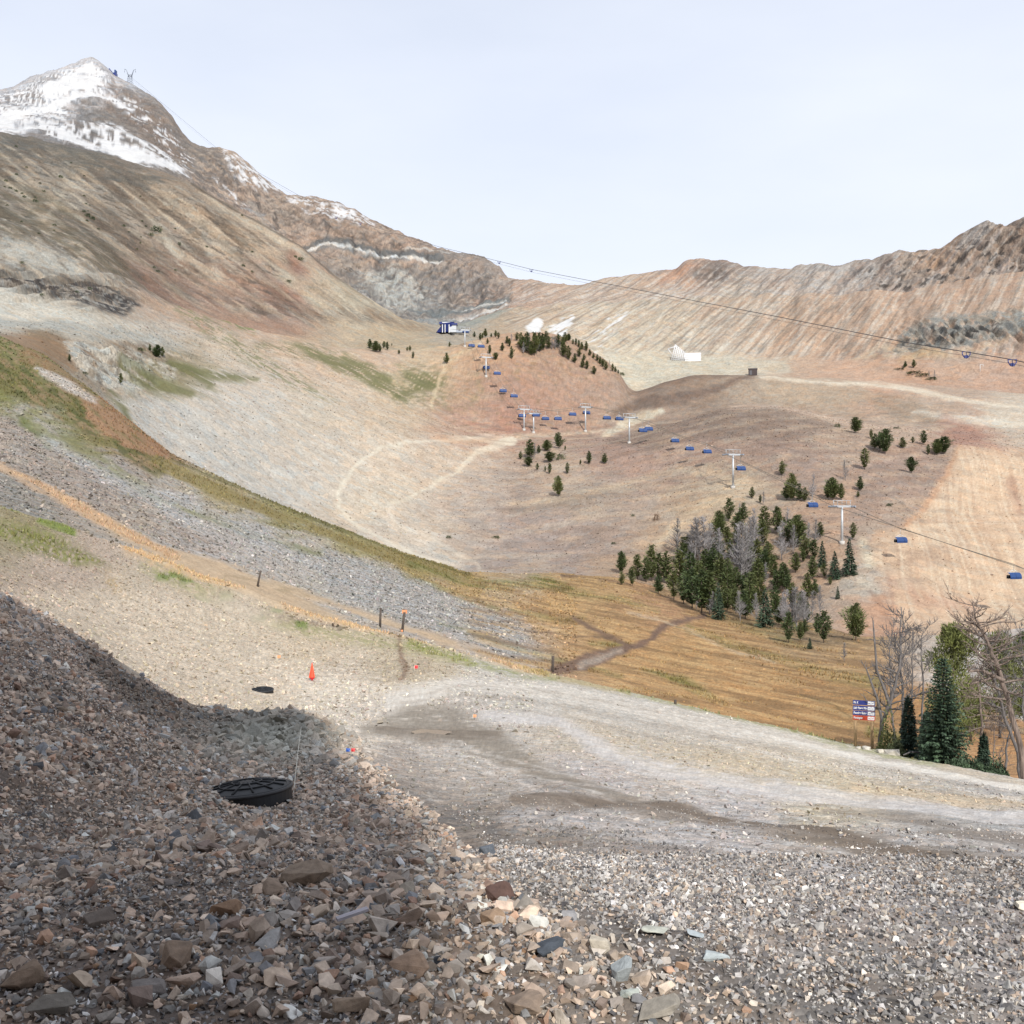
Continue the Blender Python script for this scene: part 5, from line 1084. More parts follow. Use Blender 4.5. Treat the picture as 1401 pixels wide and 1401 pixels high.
# loose stones lying on the slopes, in the colour of the scree they lie on
GC = np.vstack([PAINT[k_]['c'].reshape(SHEET[k_]['Y2'].shape+(3,)) for k_ in ks]); GS = np.vstack([PAINT[k_]['s'].reshape(SHEET[k_]['Y2'].shape) for k_ in ks])
def cover_at(X, Y):
    c = np.clip(np.round((X*F/Y+CX-U[0])/DU).astype(int), 0, NU-1); r = np.clip(np.searchsorted(_flat, Y+c*1e5)-c*NR, 1, NR-1); return GC[r, c], GS[r, c]
def strew(n, ylo, yhi, xlo, xhi, s0, s1, pw, name, label, smin=.45, jit=.2, pow_=.7, gain=1.0):
    X, Y, Z, px, py = place(n, ylo, yhi, xlo, xhi, pow_); C_, S_ = cover_at(X, Y); ok = (rng.random(len(X)) < sstep(smin-.2, smin+.2, S_)) & ((py > 440) | (px > 560)); X, Y, Z, C_ = X[ok], Y[ok], Z[ok], C_[ok]; n = len(X)
    T = np.clip(C_/KLIT*rng.normal(1.0, jit, (n, 1)).clip(.35, 1.8)*rng.normal(1, .03, (n, 3))*gain, .01, .8)
    scatter(np.stack([X, Y, Z], 1), s0+(s1-s0)*rng.random(n)**pw, T, HS, name, label, kind='stuff', tilt=.5)
strew(50000, 9, 40, -.30, .52, .006, .05, 9, 'road_stones', 'small stones scattered over the dirt turning place')
strew(50000, 30, 88, -.62, .02, .012, .13, 6, 'bench_stones', 'stones strewn over the pale bench and near bank')
strew(100000, 84, 240, -.60, .06, .04, .28, 3.5, 'slope_stones', 'broken rock covering the grey scree bands on the left', jit=.32)
strew(5000, 60, 160, .02, .50, .03, .14, 5, 'meadow_stones', 'pale stones dotting the dry meadow', smin=.2, jit=.2, gain=1.2)
strew(70000, 240, 480, -.50, .50, .06, .42, 5, 'bowl_stones', 'loose rock strewn over the bowl and moraine humps', jit=.22)
def turf(n, ylo, yhi, xlo, xhi, name, label, h0, h1, wd, smax=.28):
    X, Y, Z, px, py = place(n, ylo, yhi, xlo, xhi, .75); C_, S_ = cover_at(X, Y); ok = (S_ < smax) & (rng.random(len(X)) < .4+.6*sstep(-.3, .3, perlin(X/2.2, Y/2.2, 4)))
    sat = (C_[:, 0]-C_[:, 2])/np.maximum(C_[:, 0], .02); ok &= sat > .52
    X, Y, Z, C_ = X[ok], Y[ok], Z[ok], C_[ok]; n = len(X); m = 3; X = np.repeat(X, m)+rng.normal(0, .06, n*m); Y = np.repeat(Y, m)+rng.normal(0, .06, n*m); Z = np.repeat(Z, m)-.03; C_ = np.repeat(C_, m, 0); n *= m
    a = rng.uniform(0, 2*np.pi, n); H = h0+(h1-h0)*rng.random(n); dx, dy = np.cos(a)*wd, np.sin(a)*wd; lx, ly = rng.normal(0, .35, n)*H, rng.normal(0, .35, n)*H
    V_ = np.stack([np.stack([X-dx, Y-dy, Z], 1), np.stack([X+dx, Y+dy, Z], 1), np.stack([X+lx, Y+ly, Z+H], 1)], 1).reshape(-1, 3).astype(f4)
    me = bpy.data.meshes.new(name); me.vertices.add(len(V_)); me.vertices.foreach_set('co', V_.ravel()); me.loops.add(len(V_)); me.loops.foreach_set('vertex_index', np.arange(len(V_), dtype=np.int32)); me.polygons.add(n); me.polygons.foreach_set('loop_start', np.arange(0, 3*n, 3, dtype=np.int32)); me.update(calc_edges=True); me.shade_flat()
    ca = me.color_attributes.new('tone', 'FLOAT_COLOR', 'POINT'); rgba = np.ones((len(V_), 4), f4); rgba[:, :3] = np.repeat(np.clip(C_/KLIT*rng.normal(1.12, .22, (n, 1)).clip(.5, 1.8)*rng.normal(1, .05, (n, 3)), .01, .8), 3, 0); ca.data.foreach_set('color', rgba.ravel()); me.materials.append(M['stone']); o = bpy.data.objects.new(name, me); COL.objects.link(o); return tag(o, label=label, kind='stuff')
turf(50000, 60, 125, -.55, .50, 'dry_grass', 'dry straw grass tufts along the bank and near meadow', .12, .34, .05)
turf(60000, 125, 262, -.55, .36, 'meadow_grass', 'orange and green meadow grass farther down the slope', .18, .45, .09)
turf(9000, 45, 64, .18, .5, 'verge_grass', 'green verge grass along the road edge below the sign', .06, .15, .03, .4)
# larger slabs one can pick out: (px, py, width px, tone, label)
def slab(px, py, wpx, tone, label, seed, flat=1.0, rz=None, lift=0, group=None, tiltv=None):
    p = at(px, py, 2.0); k = p.y/F*wpx/2; V_, F_ = hull(seed, 13, .6*flat); V_ = V_/np.abs(V_[:, 0]).max()
    bm = bmesh.new(); bv = [bm.verts.new(tuple(q)) for q in V_.tolist()]
    for f_ in F_: bm.faces.new([bv[int(i)] for i in f_])
    bmesh.ops.bevel(bm, geom=list(bm.edges), offset=.035, segments=1, affect='EDGES', clamp_overlap=True)
    bmesh.ops.triangulate(bm, faces=bm.faces); bmesh.ops.subdivide_edges(bm, edges=[e_ for e_ in bm.edges if e_.calc_length() > .25], cuts=2, use_grid_fill=True)
    bm.normal_update(); vc = np.array([v_.co[:] for v_ in bm.verts]); nz = fbm(vc[:, 0]*2.2+seed, vc[:, 1]*2.2+vc[:, 2]*1.7, 4, seed % 50)*.05
    for v_, q in zip(bm.verts, nz): v_.co = (v_.co+v_.normal*float(q))*k
    me = bpy.data.meshes.new('rock'); bm.to_mesh(me); bm.free(); me.materials.append(M['stone'])
    ca = me.color_attributes.new('tone', 'FLOAT_COLOR', 'POINT'); t = lin(tone)/KLIT*1.5
    for q in ca.data: q.color = (*t, 1)
    o = bpy.data.objects.new('rock', me); COL.objects.link(o); o.location = p+Vector((0, 0, k*(.30+lift))); o.rotation_euler = (*(tiltv or (random.Random(seed).uniform(-.3, .3), random.Random(seed+1).uniform(-.3, .3))), rz if rz is not None else random.Random(seed+2).uniform(0, 3))
    return tag(o, label=label, cat='rock', group=group)
slab(818,1300,38,(176,168,154),'pale flat-faced tan slab lying right of the dark grey stone',1,.8,.1)
slab(857,1338,40,(150,156,158),'pointed grey-white rock with a bright face in the gravel edge',2,1.3,.3)
slab(862,1362,30,(158,164,158),'small pale wedge right below the pointed grey-white rock',3,.6,.2)
slab(896,1278,46,(172,174,164),'long flat pale green-grey slab on the dark gravel',4,.35,.1)
slab(950,1281,28,(160,168,172),'small bluish flat stone right of the long pale slab',5,.4,.2)
slab(978,1312,40,(168,176,178),'flat light blue-grey slab at the edge of the dark gravel',6,.4,.25)
slab(752,1302,50,(70,76,84),'dark blue-black wedge of rock under a brown stone',7,.8,.5)
slab(674,1264,40,(158,134,112),'light tan cube-like rock topmost at the rubble shoulder',8,1.1,.2)
slab(686,1228,50,(100,78,70),'dark maroon pointed rock on the shoulder of the rubble',9,1.0,.6)
slab(668,1168,30,(98,104,112),'slate grey upright splinter at the edge of the gravel',10,1.3,1.2)
slab(1396,1243,20,(214,206,190),'white stone at the right edge beside the road',11,.9,.2)
slab(1243,1136,9,(226,220,208),'small white stone lying on the road',12,.9,.4)
slab(1150,1140,6,(216,206,190),'tiny white stone left of the white road stone',13)
slab(420,1208,74,(136,120,104),'long tan slab with a ridge, left of centre in the rubble',14,.6,2.9)
slab(380,1220,46,(140,122,106),'blocky tan rock touching the long ridged slab',15,.9,.3)
slab(310,1250,46,(146,120,98),'reddish tan leaning block in the lower left rubble',16,1.1,.9)
slab(560,1262,40,(112,96,84),'dark brown block above the right end of the grey lath',17,.9,.3)
slab(540,1248,20,(160,128,98),'small orange-brown block left of the dark brown one',18,1.1)
slab(500,1258,22,(160,156,142),'pale rounded stone just above the grey lath',19,.9)
slab(560,1330,50,(150,128,110),'large pale brown rock right of centre in the bottom rubble',20,.8,.4)
slab(602,1318,22,(60,64,72),'black shiny stone right of the large pale brown rock',21,1.1)
slab(370,1248,26,(160,158,148),'pale grey rounded stone among brown rubble',22,.7)
slab(245,1318,48,(130,112,96),'brown wedge rock in the bottom left rubble',23,.8,.2)
slab(130,1265,56,(108,98,90),'long dark grey-brown slab in the left rubble',24,.45,.2)
slab(205,1360,52,(122,116,112),'grey split rock near the bottom left edge',25,.6,.5)
slab(70,1385,64,(112,106,98),'broad grey rock at the bottom left corner',26,.6,.1)
slab(30,1345,60,(126,108,92),'broad brown rock left at the bottom edge',27,.7,.5)
slab(480,1385,58,(140,122,104),'broad tan rock at the bottom edge left of centre',28,.7,.2)
slab(720,1380,60,(136,120,106),'long brown rock at the bottom edge, right of centre',29,.5,.15)
slab(900,1388,66,(146,140,130),'grey slab on the bottom edge between rubble and gravel',30,.45,.1)
for i, (x, y, w_) in enumerate([(120,1096,9),(170,1120,9),(244,1053,11),(138,1114,8),(205,1068,6),(62,1190,8),(122,1375,16),(552,1187,9),(500,1128,7)]):
    slab(x, y, w_, (206,206,208), ['small white stone, upper one of the pair in the left rubble','white stone right of the dark red one in the left rubble','bright white stone above and left of the big black lid','pale stone between the two white ones in the left rubble','thin white chip above the left pair of white stones','small white chip at the left of the rubble','white wedge stone near the bottom left corner','tiny white stone in the middle of the rubble','tiny pale stone right of the black lid'][i], 60+i, .8)
r2 = random.Random(9)
for i in range(120):
    x = r2.uniform(-20, 760); y = 1150+250*r2.random()**.8
    if x > 560 and y < 1180+(x-560)*.6: continue
    tn = r2.choice([(146,124,106),(134,116,100),(152,134,116),(118,108,100),(126,122,118),(150,120,94),(108,88,76)])
    slab(x, y, r2.uniform(12, 23)*(.6+.4*(y-1100)/300), tuple(int(c*.96) for c in tn), 'one of the fist to head sized brown rocks mixed through the shaded rubble', 700+i, r2.uniform(.5, 1.0), group='larger rocks in the shaded rubble')
for i, (x, y, w_, f_) in enumerate([(1205,1024,11,1.0),(1223,1029,30,.55),(1184,1018,12,.7),(1174,1014,10,.6),(1187,1003,9,.8)]):
    p = nearpos(x, 0, 54.6+(0 if i < 2 else .6)); k = p.y/F*w_/2; V_, F_ = hull(900+i, 16, .8*f_); V_ /= np.abs(V_[:, 0]).max()
    mb = MB(); mb.add([Vector(q)*k for q in V_.tolist()], [tuple(int(j) for j in g_) for g_ in F_]); o = mb.build('boulder', M['boulder'], loc=p+Vector((0, 0, k*.5*f_)), rz=.2*i,
      label=['rounded pale boulder right of the sign post', 'long pale boulder beneath the dark spruce by the road', 'pale rock behind and between the sign posts', 'small rock left behind the sign posts', 'dark rock in the shade behind the sign'][i], cat='boulder')
for i, (x, Yb, w_) in enumerate([(1327,98,12),(1345,99,9),(1388,97,12),(1372,98,7),(1304,96,7)]):
    p = nearpos(x, 0, Yb); k = Yb/F*w_/2; V_, F_ = hull(930+i, 14, .9); mb = MB(); mb.add([Vector(q)*k for q in V_.tolist()], [tuple(int(j) for j in g_) for g_ in F_])
    mb.build('boulder', M['boulder'], loc=p+Vector((0, 0, k*.4)), rz=i, label=f'pale boulder on the grey stone bank behind the spruce, {ORD[(1,2,4,3,0)[i]]} from the left', cat='boulder', group='boulders on the grey stone bank')

# ------------------------------------------------------------------ black lids
def lid(p, R_, rz, tilt, label, ribs=True):
    e = empty('access_lid', p, rz, label=label, cat='lid'); e.rotation_euler = (*tilt, rz)
    n = 40; prof = [(1.0, -.55), (1.0, -.08), (.97, -.03), (.94, 0), (.90, .012), (.88, .0), (.55, .075), (.22, .125), (.0, .14)]
    mb = MB(); vs = []; fs = []
    for r_, z_ in prof:
        for j in range(n): a = 2*math.pi*j/n; vs.append((r_*R_*math.cos(a), r_*R_*math.sin(a), z_*R_))
    for i in range(len(prof)-1):
        for j in range(n): fs.append((i*n+j, i*n+(j+1) % n, (i+1)*n+(j+1) % n, (i+1)*n+j))
    mb.add(vs, fs, False); mb.build('cover', M['black'], e)
    rb = MB()
    for j in range(12):
        a = 2*math.pi*j/12+.1; c_, s_ = math.cos(a), math.sin(a)
        rb.tube([(c_*.2*R_, s_*.2*R_, .14*R_), (c_*.55*R_, s_*.55*R_, .088*R_), (c_*.88*R_, s_*.88*R_, .02*R_)], .022*R_, 5)
    for q, z_ in ((.33, .125), (.62, .075)): rb.tube([(q*R_*math.cos(2*math.pi*j/24), q*R_*math.sin(2*math.pi*j/24), z_*R_) for j in range(25)], .02*R_, 5)
    rb.build('ribs', M['black'], e)
    rm = MB(); rm.tube([(1.0*R_*math.cos(2*math.pi*j/32), 1.0*R_*math.sin(2*math.pi*j/32), -.05*R_) for j in range(33)], .04*R_, 6); rm.build('rim', M['dark'], e)
    return e
p = at(338, 1100, 5); lid(p+Vector((0, 0, .24)), 60*p.y/F, .3, (-.07, -.06), 'large round black ribbed plastic lid tilted in the shaded rubble')
p = at(359, 945, 35); lid(p+Vector((0, 0, .10)), 15*p.y/F, .2, (.1, .0), 'distant small black plastic lid on sunlit pale gravel')

# ------------------------------------------------------------------ small things
def stickpost(px, pyb, hpx, wpx, lean, m_, label, name='post', band=None, group=None, Y=None):
    p = at(px, pyb, 30) if Y is None else nearpos(px, 0, Y); k = p.y/F; mb = MB()
    mb.tube([(0, 0, -.25), (lean*hpx*k*.5, 0, hpx*k*.5), (lean*hpx*k, 0, hpx*k)], [wpx*k/2]*3, 10)
    if band:
        e = empty(name, p, 0, label=label, cat='post', group=group); mb.build('shaft', m_, e)
        c = Vector((lean*hpx*k, 0, hpx*k)); MB().box(c+Vector((0, -.02, .05)), (band[0]*k, .05, band[1]*k)).build('marker', M['orangep'], e)
        if len(band) > 2: MB().tube([(0, 0, -.05), (0.01, 0, 3*k)], wpx*k*.56, 10).build('base_wrap', M['orangep'], e)
        return e
    return mb.build(name, m_, loc=p, label=label, cat='post', group=group)
GP = 'weathered posts along the grassy edge'
stickpost(352, 802, 22, 2.6, .22, M['woodd'], 'leaning dark post, left one of the crossed pair on the grass', group=GP)
stickpost(351, 801, 20, 1.8, .32, M['woodd'], 'thin leaning stake behind the left leaning post', group=GP)
stickpost(520, 858, 27, 3.2, .03, M['woodd'], 'plain dark post left of the orange-topped post', group=GP)
stickpost(550, 864, 27, 3.6, .13, M['woodd'], 'dark post with orange board on top by the footpath', group=GP, band=(7, 5, 1))
stickpost(756, 919, 22, 4.0, .03, M['woodd'], 'dark post at the road edge above the meadow trail', group=GP)
stickpost(924, 963, 6, 3.6, 0, M['woodd'], 'short black stump of a post on the road edge', group=GP)
# cone shaped red marker
p = at(427, 931, 35); k = p.y/F
e = empty('marker_flag', p, .3, label='tall narrow red fabric marker standing on the pale gravel', cat='marker')
mb = MB(); n_ = 10; vs = [(0.10*k*10*.1, 0, 27*k)]+[((3.9*k*math.cos(6.283*j/n_)*(1+.15*(j % 2))), 3.0*k*math.sin(6.283*j/n_), 5*k) for j in range(n_)]; mb.add(vs, [(0, 1+j, 1+(j+1) % n_) for j in range(n_)]); mb.build('fabric_cone', M['orange'], e)
mb = MB(); vs = [(0, 0, 0)]+[((3.9*k*math.cos(6.283*j/n_)*(1+.15*(j % 2))), 3.0*k*math.sin(6.283*j/n_), 5*k) for j in range(n_)]; mb.add(vs, [(0, 1+(j+1) % n_, 1+j) for j in range(n_)]); mb.build('gathered_base', M['red'], e)
MB().tube([(0, 0, -.1), (0, 0, 28.5*k)], .012, 6).build('pole', M['steeld'], e)
def pinflag(px, py, hpx, w_, m_, label, name='pin_flag'):
    p = at(px, py, 12); k = p.y/F; e = empty(name, p, 0, label=label, cat='flag', group='small survey pin flags')
    MB().tube([(0, 0, -.05), (0, 0, hpx*k)], .004+.0006*p.y*.2, 5).build('wire', M['string'], e)
    MB().add([(0, 0, hpx*k), (w_*k, .02, hpx*k-.01), (w_*k*.9, -.01, (hpx-w_*.8)*k), (0, 0, (hpx-w_*.8)*k), (0, .006, hpx*k), (w_*k, .026, hpx*k-.01), (w_*k*.9, -.004, (hpx-w_*.8)*k), (0, .006, (hpx-w_*.8)*k)], [(0, 1, 2, 3), (7, 6, 5, 4), (0, 4, 5, 1), (1, 5, 6, 2), (2, 6, 7, 3), (3, 7, 4, 0)]).build('flag', m_, e)
    return e
pinflag(379, 908, 12, 5, M['orangep'], 'faint orange pin flag left of the red marker')
pinflag(567, 919, 9, 5, M['red'], 'small red pin flag at the end of the footpath')
pinflag(647, 984, 7, 5, M['orangep'], 'tiny orange pin flag on the road beyond the puddle')
pinflag(480, 1038, 15, 6, M['red'], 'red ribbon pin flag at the toe of the rubble')
pinflag(473, 1037, 14, 6, M['bluet'], 'blue ribbon pin flag beside the red one')
# string running from the lid up to the heap
a = at(401, 1092, 5)+Vector((0, 0, .02)); b = at(412, 1012, 10)+Vector((0, 0, .25))
MB().tube([a, a.lerp(b, .5)+Vector((0, 0, .05)), b], .006, 5).build('string_line', M['string'], label='thin white string stretched from the black lid to the rock heap', cat='string')
p = at(482, 1276, 3); k = p.y/F; MB().box((0, 0, 0), (46*k, 8*k, 4*k)).build('wooden_lath', M['lath'], loc=p+Vector((0, 0, .075)), rz=.62, label='short grey-violet flat lath lying on the rubble', cat='lath').rotation_euler = (.1, -.12, .55)
MB().tube([(0, 0, 0), (.14, .05, .04), (.32, .1, .02)], .012, 6).build('stick', M['dead'], loc=nearpos(1236, 0, 54.2)+Vector((0, 0, .1)), label='bare pale stick lying beside the long boulder', cat='stick').scale = (3, 3, 3)
# puddle
p = at(588, 1002, 20); k = p.y/F; mb = MB(); n_ = 36; kz = 0
vs = []; 
for j in range(n_):
    a_ = 6.283*j/n_; r_ = 1+.12*math.sin(3*a_+1)+.08*math.sin(7*a_); vs.append((26*k*r_*math.cos(a_), 26*k*.9*r_*math.sin(a_), 0))
zz = float(np.max(ground(p.x+np.array([v[0] for v in vs]), p.y+np.array([v[1] for v in vs]))))
mb.add([(v[0], v[1], 0) for v in vs], [tuple(range(n_))]); PUD = mb.build('puddle', M['puddle'], loc=Vector((p.x, p.y, p.z)), label='shallow muddy brown puddle on the wet gravel', kind='structure')

# ------------------------------------------------------------------ trail sign
p = nearpos(1180, 0, 57.6); k = p.y/F
e = empty('trail_sign', p, 0, label='wooden trail sign with three blue boards and one red board', cat='sign')
def XZ(px, py): return (px-1180)*k, (CY-py)*k-p.z
for x in (1171, 1194):
    xx, zt = XZ(x, 962 if x < 1180 else 964); MB().tube([(xx, .09, -.4), (xx, .09, zt)], .085, 12).build('post', M['wood'], e)
bx_ = MB(); 
for i, (yl, yr, mm) in enumerate([(957.5,960,'signblue'),(965.5,967,'signblue'),(972.5,974.5,'signblue'),(979,981,'signred')]):
    pass
rows = [(961.0,'signblue','Mr. K'),(968.4,'signblue','Little Power Mine'),(975.2,'signblue','Powder Sluice'),(981.8,'signred','Morningstar')]
xl, _ = XZ(1167, 0); xr, _ = XZ(1197.5, 0); sl_ = math.radians(-3.5)
for i, (yc, mm, txt) in enumerate(rows):
    xc, zc = XZ(1182, yc); W_ = xr-xl; H_ = 6.0*k; R_ = Matrix.Rotation(-sl_, 3, 'Y')
    bd = MB().box((xc, 0, zc), (W_, .04, H_), R_).build('board', M[mm], e, label=('red bottom board' if i == 3 else None))
    x2 = xc+W_*.5-.045-5.0*k
    MB().box((0, 0, 0), (W_*1.0+.05, .03, 1.1*k), R_).build('wood_strip', M['board'], e, loc=(xc+.01, .012, zc-H_*.5-.55*k+.003))
    for s_ in (0, 1):
        cx_ = xc+W_*.5-.03-(7.4-4.8*s_)*k
        pl = MB().box((cx_, -.024, zc+(cx_-xc)*math.tan(sl_)), (4.3*k, .01, 4.6*k), R_).build('symbol_plate', M['white'], bd)
        MB().box((cx_, -.031, zc+(cx_-xc)*math.tan(sl_)-.012), (2.3*k, .006, .8*k), R_).build('symbol', M['signblue'] if i < 3 else M['signred'], bd)
    cu = bpy.data.curves.new('board_text', 'FONT'); cu.body = txt; cu.size = 4.2*k; cu.extrude = .004; cu.offset = .006; cu.align_y = 'CENTER'; cu.align_x = 'LEFT'
    to = bpy.data.objects.new('tmp_text', cu); COL.objects.link(to); bpy.context.view_layer.update()
    dg = bpy.context.evaluated_depsgraph_get(); me = bpy.data.meshes.new_from_object(to.evaluated_get(dg)); bpy.data.objects.remove(to)
    me.materials.clear(); me.materials.append(M['white'])
    wtx = max(v_.co.x for v_ in me.vertices)-min(v_.co.x for v_ in me.vertices); want = {0: 6.5, 1: 19.0, 2: 18.0, 3: 12.5}[i]*k
    t_ = bpy.data.objects.new('lettering', me); COL.objects.link(t_); t_.parent = bd; t_.location = (xl+.025, -.027, zc+(xl+.03-xc)*math.tan(sl_)); t_.rotation_euler = (math.radians(90), -sl_, 0); t_.scale = (want/wtx, 1, 1)
xb, zb = XZ(1197, 985)

# ------------------------------------------------------------------ chairlift
TOW = [(1152,743,688,'nearest and largest'),(1003,667,618,'second nearest'),(861,606,568,'third nearest'),(801,590,554,'fourth, in the middle of the bowl'),(730,592,563,'right one of the close pair'),(717,588,557,'left one of the close pair'),(665,515,486,'one on the red knoll side'),(636,474,449,'farthest, at the top station')]
GT_ = 'steel towers of the chairlift'; tops = []
for i, (x, yb, yt, dsc) in enumerate(TOW):
    p = at(x, yb, 100); k = p.y/F; H = (yb-yt)*k; dirn = math.atan2(1, -.62)   # line of the lift
    e = empty('lift_tower', p, 0, label=f'pale steel T-shaped lift tower, {dsc}' , cat='lift tower', group=GT_)
    n8 = 10; s_ = .95
    MB().tube([(0, 0, -1), (0, 0, H*.5), (0, 0, H-1.0)], [.42*s_, .36*s_, .30*s_], 12).build('mast', M['steel'], e)
    MB().tube([(0, 0, -.6), (0, 0, .7)], .75, 10).build('footing', M['concrete'], e)
    ca_ = MB(); ax = Vector((1, .35, 0)).normalized(); ay = Vector((-.35, 1, 0)).normalized(); W_ = 2.9
    R_ = Matrix((ax, ay, Vector((0, 0, 1)))).transposed()
    ca_.box((0, 0, H-.85), (W_*2*.95, .5, .55), R_); ca_.build('crossarm', M['steel'], e)
    fr = MB()
    for sx_ in (-1, 1): fr.tube([ax*sx_*W_*.92+Vector((0, 0, H-.7)), ax*sx_*W_*.92+Vector((0, 0, H+.75))], .09, 5)
    for q in (-.5, 0, .5): fr.tube([ax*q*W_+Vector((0, 0, H-.6)), ax*q*W_+Vector((0, 0, H+.75))], .06, 4)
    for sy_ in (-.5, .5): fr.tube([ax*-W_*.92+ay*sy_+Vector((0, 0, H+.75)), ax*W_*.92+ay*sy_+Vector((0, 0, H+.75))], .08, 5)
    fr.build('catwalk_frame', M['steel'], e)
    for sx_ in (-1, 1):
        sh = MB(); c = ax*sx_*W_*.98+Vector((0, 0, H-1.0))
        sh.box(c, (.25, 4.2, .3), R_)
        for q in range(-3, 4): sh.tube([c+ay*q*.6+ax*-.18+Vector((0, 0, .1)), c+ay*q*.6+ax*.18+Vector((0, 0, .1))], .26, 10)
        sh.build('sheave_train', M['steeld'], e)
    tops.append((x, p, ax, H, W_))
def towerY(px):
    xs = [t[0] for t in tops]+[1420, 1600]; ys = [t[1].y for t in tops]+[tops[0][1].y-50, tops[0][1].y-84]
    o_ = np.argsort(xs); return float(np.interp(px, np.array(xs)[o_], np.array(ys)[o_]))
CH = {'A': [(1387,787),(1232,738),(1111,690),(1013,640),(943,613),(879,588),(830,571),(763,572),(733,567),(703,541),(680,510),(658,473)], 'B': [(967,617),(923,602),(887,586),(847,572),(802,564),(783,566),(746,572),(714,568),(688,534),(665,502),(645,472),(637,453)]}
PROTOC = None
def chair_proto():
    e = empty('lift_chair', (0, 0, 0)); 
    bb = MB(); n_ = 10; prof = [(-.75, .25), (-.80, .75), (-.62, 1.25), (-.2, 1.62), (.25, 1.70)]
    vs = []; fs = []
    for sx_ in (-1.62, 1.62):
        for y_, z_ in prof: vs.append((sx_, y_, z_-1.0))
        for y_, z_ in prof: vs.append((sx_, y_*.93+.03, z_-1.05))
    m5 = len(prof)
    for i in range(m5-1): fs += [(i, i+1, 2*m5+i+1, 2*m5+i), (m5+i, 3*m5+i, 3*m5+i+1, m5+i+1), (i, m5+i, m5+i+1, i+1), (2*m5+i, 2*m5+i+1, 3*m5+i+1, 3*m5+i)]
    fs += [(0, 2*m5, 3*m5, m5), (m5-1, 2*m5-1, 4*m5-1, 3*m5-1)]
    bb.add(vs, fs); bb.build('bubble', M['blue'], e)
    MB().box((0, .25, -.62), (3.1, .55, .14)).box((0, .52, -.25), (3.1, .12, .75)).build('seat', M['dark'], e)
    fr = MB()
    for sx_ in (-1.2, 1.2): fr.tube([(sx_, .5, -.6), (sx_, .45, .4), (sx_*.75, .1, 1.0), (0, 0, 1.35)], .05, 6)
    fr.tube([(-1.3, .45, .75), (1.3, .45, .75)], .05, 6); fr.tube([(-1.5, -.5, -.7), (1.5, -.5, -.7)], .04, 6); fr.build('frame', M['white'], e)
    MB().tube([(0, 0, 0), (0, 0, 1)], .045, 6).build('hanger', M['steel'], e)
    return e
cp = chair_proto(); grips = {'A': [], 'B': []}; first = True; nA = 0
allc = sorted([(x, y, s_) for s_ in 'AB' for x, y in CH[s_]], key=lambda q: -q[0])
WH = ['crossing the dead tree tip at the right edge','alone over the tan slope, right of the nearest tower','left of the nearest tower above the pines','just right of the second nearest tower','first to the left of the second nearest tower','second to the left of the second nearest tower','third to the left of the second nearest tower','right one of the touching pair beside the third tower','left one of the touching pair beside the third tower','just left of the third nearest tower','second left of the third nearest tower','right behind the fourth tower','just left of the fourth tower','second left of the fourth tower','third left of the fourth tower','between the close pair of towers','left of the close pair of towers','right one of two high over the red slope','left one of two high over the red slope','lowest of those beside the knoll tower','in front of the knoll tower','below the top station, right one','below the top station, left one','beside the farthest tower']
for i, (x, y, s_) in enumerate(allc):
    Y_ = towerY(x)+(0 if s_ == 'A' else 6); Y_ = min(Y_, 660); c = cp if first else copy_tree(cp); first = False
    pos = P3(x, y, Y_); hg = 2.6+.8*((i*7) % 3)/3
    c.location = pos; c.rotation_euler = (0, 0, .33); sc_ = 1.0 if x > 900 else 1.08; c.scale = (sc_,)*3
    tag(c, label=f'blue bubble lift chair {WH[i]}', cat='lift chair', group='blue bubble chairs of the chairlift')
    for ch in c.children:
        if ch.name.startswith('hanger'): ch.location = (0, 0, 1.2); ch.scale = (1, 1, hg-1.2)
    grips[s_].append((x, pos+Vector((0, 0, hg*sc_))))
for s_, sg in (('A', -1), ('B', 1)):
    nodes = list(grips[s_])
    for x, p, ax, H, W_ in tops: nodes.append((x, p+ax*(W_*.98)*(-sg if s_ == 'A' else -sg)+Vector((0, 0, H-.75))))
    nodes.append((1560, P3(1560, 845 if s_ == 'A' else 830, towerY(1560)))); nodes.append((618, P3(618, 450, 668)))
    nodes.sort(key=lambda q: -q[0]); pts = [q[1] for q in nodes]
    MB().tube(pts, .075, 5).build('haul_rope', M['cabletan'], label=('lower' if s_ == 'A' else 'upper')+' haul rope of the chairlift running up the bowl', cat='cable', group='haul ropes of the chairlift')
# top station
ps = at(628, 457, 500); k = ps.y/F
e = empty('lift_station', ps+Vector((0, 0, 0)), 0, label='blue and white lift top station on the pale saddle', cat='station')
def SX(px, py): return ((px-628)*k, (457-py)*k)
x0, z0 = SX(600, 457)
mb = MB(); a = SX(597, 455); b = SX(607, 443); c = SX(622, 441); d = SX(614, 454)
mb.add([(a[0], -2, a[1]), (b[0], -4, b[1]), (c[0], -4, c[1]), (d[0], -2, d[1]), (a[0], 4, a[1]), (b[0], 4, b[1]), (c[0], 4, c[1]), (d[0], 4, d[1])], [(0, 3, 2, 1), (4, 5, 6, 7), (0, 1, 5, 4), (1, 2, 6, 5), (2, 3, 7, 6), (3, 0, 4, 7)]); mb.build('drive_housing', M['navy'], e)
xx, zz_ = SX(610, 442.5); MB().box((xx, 0, zz_), (17*k, 7, 3.0*k)).build('canopy', M['navy'], e); MB().box((xx+.5, -3.6, zz_+.4*k), (11*k, .4, 1.3*k)).build('canopy_stripe', M['white'], e)
for x in (606, 609.5, 615): xx, zz_ = SX(x, 449.5); MB().box((xx, -4.2, zz_-1*k), (1.1*k, .6, 11*k)).build('column', M['white'], e)
